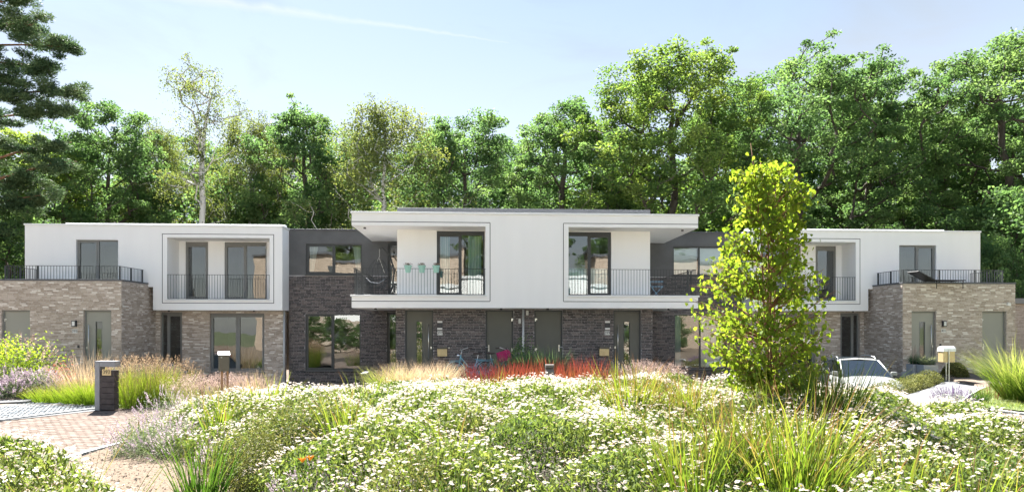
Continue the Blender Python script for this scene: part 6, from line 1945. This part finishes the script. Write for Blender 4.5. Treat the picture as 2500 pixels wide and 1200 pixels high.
# wheeled bin
x, y = at_t(905, 22.4)
w = empty('wheeled_bin', (x, y, -.45)); tag(w, 'dark grey wheeled bin before the dark brick wall', 'bin')
m = MB()
V = [(-.21, -.25, .08), (.21, -.25, .08), (.21, .22, .08), (-.21, .22, .08), (-.27, -.33, .98), (.27, -.33, .98), (.27, .30, .98), (-.27, .30, .98)]
m.v = V; m.f = [(0, 3, 2, 1), (0, 1, 5, 4), (1, 2, 6, 5), (2, 3, 7, 6), (3, 0, 4, 7)]; m.m = [0] * 5
m.build('body', M['bin'], w)
MB().box(-.295, .295, -.36, .33, .985, 1.03).box(-.25, .25, -.30, .26, 1.03, 1.06).build('lid', M['bin'], w, bevel=.015)
MB().tube([(-.2, .36, .97), (.2, .36, .97)], .018, 8).build('handle', M['bin'], w)
for s in (-.22, .22):
    q = MB(); q.tube([(s - .03, .22, .10), (s + .03, .22, .10)], .10, 14); q.build('wheel', M['rubber'], w, smooth=True)

# wall mailboxes of the double house
for xx, lab in ((XC - 3.0, 'gold mailbox on dark brick right of the left entry door'), (XC + 2.86, 'gold mailbox on dark brick left of the right entry door')):
    b = empty('wall_mailbox', (xx, 23.49, 1.1)); tag(b, lab, 'mailbox', 'wall mailboxes')
    MB().box(-.175, .175, -.12, -.01, 0, .26).build('box', M['brass'], b, bevel=.008)
    MB().box(-.18, .18, -.135, -.01, .263, .33).build('lid', M['bronze'], b, bevel=.008)
    MB().lathe([(.012, 0), (.012, .006), (0, .006)], 8, 0, -.125, .22).build('lock', M['steel'], b)
# bronze mailbox on wooden posts
x, y = at_t(545, 15.9)
b = empty('post_mailbox', (x, y, 0), R(24)); tag(b, 'bronze mailbox with sloping lid on wooden posts before the left house', 'mailbox')
zt = z_at(905, 15.9)
for dx, dy in ((-.03, 0), (.10, .03)): MB().box(dx - .022, dx + .022, dy - .022, dy + .022, 0, zt + .1).build('post', M['wood'], b)
MB().box(-.10, .13, -.11, .11, zt, zt + .38).build('box', M['bronze'], b, bevel=.006)
m = MB(); m.poly([(-.12, -.13, zt + .384), (.15, -.13, zt + .384), (.15, .13, zt + .46), (-.12, .13, zt + .46)]); m.poly([(-.12, -.13, zt + .40), (-.12, .13, zt + .476), (.15, .13, zt + .476), (.15, -.13, zt + .40)])
m.poly([(-.12, -.13, zt + .384), (-.12, -.13, zt + .40), (.15, -.13, zt + .40), (.15, -.13, zt + .384)]); m.poly([(.15, -.13, zt + .384), (.15, -.13, zt + .40), (.15, .13, zt + .476), (.15, .13, zt + .46)]); m.poly([(-.12, -.13, zt + .384), (-.12, .13, zt + .46), (-.12, .13, zt + .476), (-.12, -.13, zt + .40)])
m.build('lid', M['rail'], b)
MB().box(-.06, -.03, -.118, -.11, zt + .33, zt + .35).build('lock', M['steel'], b)
# silver mailbox on steel posts
x, y = at_t(2310, 22.6)
b = empty('post_mailbox', (x, y, .27), 0); tag(b, 'tan mailbox with rounded silver lid on two steel posts by the path', 'mailbox')
zt = z_at(883, 22.6) - .27
MB().tube([(-.02, -.16, 0), (-.02, -.16, zt + .42)], .02, 8).build('post', M['steel'], b); MB().tube([(.07, .10, 0), (.07, .10, zt)], .02, 8).build('post', M['steel'], b)
MB().box(-.20, .22, -.13, .13, zt, zt + .38).build('box', M['brass'], b, bevel=.006)
m = MB()
pr = [(-.15, .37), (-.15, .47), (-.10, .53), (0, .555), (.10, .53), (.15, .47), (.15, .37)]
for (a, za), (c_, zc) in zip(pr[:-1], pr[1:]): m.poly([(-.215, a, zt + za), (.235, a, zt + za), (.235, c_, zt + zc), (-.215, c_, zt + zc)])
m.poly([(-.215, a, zt + z_) for a, z_ in pr]); m.poly([(.235, a, zt + z_) for a, z_ in pr][::-1])
m.build('lid', M['white_cap'], b)
# number pillar
x, y = at_t(250, 16.9)
b = empty('number_pillar', (x, y, 0), R(-8)); tag(b, 'concrete framed pillar with house number 393 beside the street', 'pillar')
h = z_at(880, 16.9)
MB().box(-.13, .0, -.11, .11, 0, h).build('concrete_side', M['pillar_concrete'], b, bevel=.008)
MB().box(.003, .42, -.11, .11, h - .15, h).build('concrete_top', M['pillar_concrete'], b, bevel=.008)
for k in range(7):
    z0 = .02 + k * .147
    MB().box(.005, .39, -.09, .09, z0, z0 + .140).build('stone_course', M['corten'], b, bevel=.006)
p = empty('number_plate', (0, 0, 0), parent=b)
MB().box(.07, .31, -.105, -.092, h - .37, h - .21).build('plate', M['brass'], p)
text('393', .135, (.19, -.107, h - .285), p, M['ink'])
# bollard lamp
x, y = at_t(1342, 15.6)
b = empty('bollard_lamp', (x, y, .1)); tag(b, 'grey bollard lamp in front of the red grass', 'lamp')
h = z_at(889, 15.6) - .1
MB().box(-.105, .105, -.07, .07, 0, h - .16).build('post', M['bollard'], b, bevel=.006)
MB().box(-.105, .105, -.07, .07, h - .07, h).build('head', M['bollard'], b, bevel=.006)
MB().box(-.105, .105, .02, .07, h - .16, h - .07).build('rear_panel', M['bollard'], b)
m = MB(); m.poly([(-.10, -.06, h - .16), (.10, -.06, h - .16), (.10, .02, h - .072), (-.10, .02, h - .072)]); m.build('reflector', M['bollard'], b)

# flower pots on the balcony railing
for px, lab in ((996, 'left mint flower pot on the balcony railing'), (1030, 'middle mint flower pot on the balcony railing'), (1065, 'right mint flower pot on the balcony railing')):
    Yp = 22.64; u = (px - 1250) / 1586; t = Yp / (CT - u * ST); x = (u * CT + ST) * t
    b = empty('flower_pot', (x, Yp, 4.03)); tag(b, lab, 'flower pot', 'mint flower pots')
    MB().lathe([(0, 0), (.085, 0), (.118, .20), (.135, .20), (.135, .245), (.12, .245), (.11, .21), (0, .21)], 20).build('pot', M['mint'], b, smooth=False)
    r = np.random.default_rng(px); k = 160
    P = np.stack([r.normal(size=k) * .055, r.normal(size=k) * .055, .22 + r.random(k) * .11], 1)
    V, F = leaf_quads(P, .035, .022, r, .4); np_obj('plant', V, [F], M['heather'], parent=b, attrs={'tone': np.repeat(r.random(k), 4)})
    MB().tube([(0, .0, .2), (0, .1, .22), (0, .12, .12)], .006, 4).build('hook', M['rail'], b)
# hanging chair on the left balcony
x, y = at_t(925, 25.2)
b = empty('hanging_chair', (x, y, 3.25)); tag(b, 'grey wicker hanging chair on its stand on the left balcony', 'chair')
arc = [(.35, .1, .03), (.52, .1, .5), (.58, .1, 1.1), (.42, .1, 1.65), (.15, .05, 1.95), (.02, 0, 1.93)]
MB().tube(arc, [.035, .035, .033, .03, .026, .022], 8).tube([(-.4, -.35, .02), (.45, .1, .03), (-.35, .5, .02)], .03, 6).build('stand', M['rail'], b, smooth=True)
MB().tube([(.02, 0, 1.92), (.02, 0, 1.62)], .006, 4).tube([(.02, 0, 1.62), (-.05, -.05, 1.45)], .006, 4).tube([(.02, 0, 1.55), (.2, .1, 1.0)], .008, 4).build('chain', M['steel'], b)
bk = MB()
for k in range(14):
    a = k / 14 * 2 * math.pi
    pts = []
    for f in np.linspace(0, 1, 8):
        rr = .42 * math.sin(math.pi * min(1, .12 + f * .70)) ; zz = 1.5 - f * 1.15
        sh = -.10 * f
        if math.cos(a + 2.2) > .25 and .25 < f < .8: rr *= 1.0
        pts.append((.0 + sh + rr * math.cos(a), rr * math.sin(a), zz))
    if math.cos(a + 2.0) < .55: bk.tube(pts, .009, 4, cap=False)
for zz, rr, sh in ((.42, .30, -.10), (.52, .38, -.09), (.62, .415, -.08), (.72, .425, -.07), (1.35, .16, -.01)):
    bk.tube([(sh + rr * math.cos(q), rr * math.sin(q), zz) for q in np.linspace(0, 6.283, 21)], .010, 4, cap=False)
bk.build('basket', M['wicker'], b)
MB().tube([(-.45, -.25, .78), (-.25, -.38, .60), (.05, -.42, .56), (.28, -.30, .74)], .012, 6).build('seat_rim', M['planter'], b, smooth=True)
# blue chair on the right balcony
x, y = at_t(1602, 24.8)
b = empty('balcony_chair', (x, y, 3.25), R(-15)); tag(b, 'light blue folding chair on the right balcony', 'chair')
m = MB(); mt = Matrix.Translation((-.20, 0, .44)) @ Matrix.Rotation(R(-14), 4, 'Y'); m.box(-.012, .012, -.23, .23, .0, .58, mat=mt); m.build('backrest', M['blue_chair'], b)
MB().box(-.20, .26, -.23, .23, .42, .445).build('seat', M['blue_chair'], b)
for sx, sy in ((-.18, -.22), (-.18, .22), (.24, -.22), (.24, .22)): MB().tube([(sx, sy, .43), (-sx * .7, sy, 0)], .012, 6).build('leg', M['blue_chair'], b)
for sy in (-.25, .25): MB().tube([(-.24, sy, .62), (.26, sy, .62)], .013, 6).build('armrest', M['blue_chair'], b)
# lounger on the right roof terrace
x, y = at_t(2285, 24.9)
b = empty('sun_lounger', (x, y, 3.6), R(4)); tag(b, 'black sun lounger on the right roof terrace', 'lounger')
MB().box(-.3, 1.0, -.3, .3, .30, .335).build('seat', M['lounger'], b)
m = MB(); mt = Matrix.Translation((-.3, 0, .31)) @ Matrix.Rotation(R(26), 4, 'Y'); m.box(-.75, 0, -.3, .3, 0, .03, mat=mt); m.build('backrest', M['lounger'], b)
for sx in (-.2, .9):
    for sy in (-.27, .27): MB().tube([(sx, sy, .3), (sx, sy, 0)], .015, 6).build('leg', M['lounger'], b)
# planters at the right entrance
for i, (px, t, w_, lab) in enumerate([(2233, 23.6, .19, 'left zinc planter with tufted grass below the right entry door'), (2264, 23.2, .27, 'right zinc planter with pale fescue below the right entry door')]):
    x, y = at_t(px, t)
    b = empty('planter', (x, y, .38)); tag(b, lab, 'planter', 'zinc planters')
    m = MB(); h = .42
    m.box(-w_, w_, -.19, .19, 0, h); m.build('box', M['planter'], b, bevel=.01)
    MB().box(-w_ + .02, w_ - .02, -.17, .17, h, h + .004).build('soil', M['soil'], b)
    r = np.random.default_rng(i); n = 420
    P = np.stack([r.uniform(-w_ * .7, w_ * .7, n), r.uniform(-.12, .12, n), np.full(n, h)], 1)
    D = np.stack([P[:, 0] * 3 + r.normal(size=n) * .5, r.normal(size=n) * .5, np.ones(n)], 1)
    V, F, G, _ = blades(P, D, r.uniform(.25, .5, n), .007, 1.0 if i else .7, r, 4)
    np_obj('grass', V, [F], M['g_fescue'] if i else M['g_blue'], parent=b, attrs={'grad': G, 'tone': np.repeat(r.random(n), 10)})
    if i == 0:
        n = 30; P = np.stack([r.uniform(-w_ * .8, w_ * .8, n), r.uniform(-.1, .1, n), np.full(n, h)], 1)
        V, F, G, _ = blades(P, np.stack([r.normal(size=n) * .1, r.normal(size=n) * .1, np.ones(n)], 1), r.uniform(.6, .8, n), .010, .1, r, 3)
        np_obj('seed_stems', V, [F], M['plume_pink'], parent=b, attrs={'tone': np.repeat(r.random(n), 8)})
# orange daylily flowers in the olive plants
x, y, t = isl_spot(755, 1115)
b = empty('daylily', (x, y - .2, .3)); tag(b, 'orange daylily flowers beside the bushy olive plant', 'flower')
for dx, dz in ((-.02, .50), (.06, .52)):
    m = MB()
    for k in range(6):
        a = k * math.pi / 3; c_, s_ = math.cos(a), math.sin(a)
        m.poly([(dx, 0, dz), (dx + .025 * c_ - .012 * s_, .025 * s_ + .012 * c_, dz + .04), (dx + .05 * c_, .05 * s_, dz + .05), (dx + .025 * c_ + .012 * s_, .025 * s_ - .012 * c_, dz + .04)])
    M.setdefault('lily', plain('lily_orange', (.75, .30, .02), .5)); m.build('bloom', M['lily'], b); MB().tube([(0, 0, 0), (dx, 0, dz)], .004, 4).build('stem', M['stalk'], b)
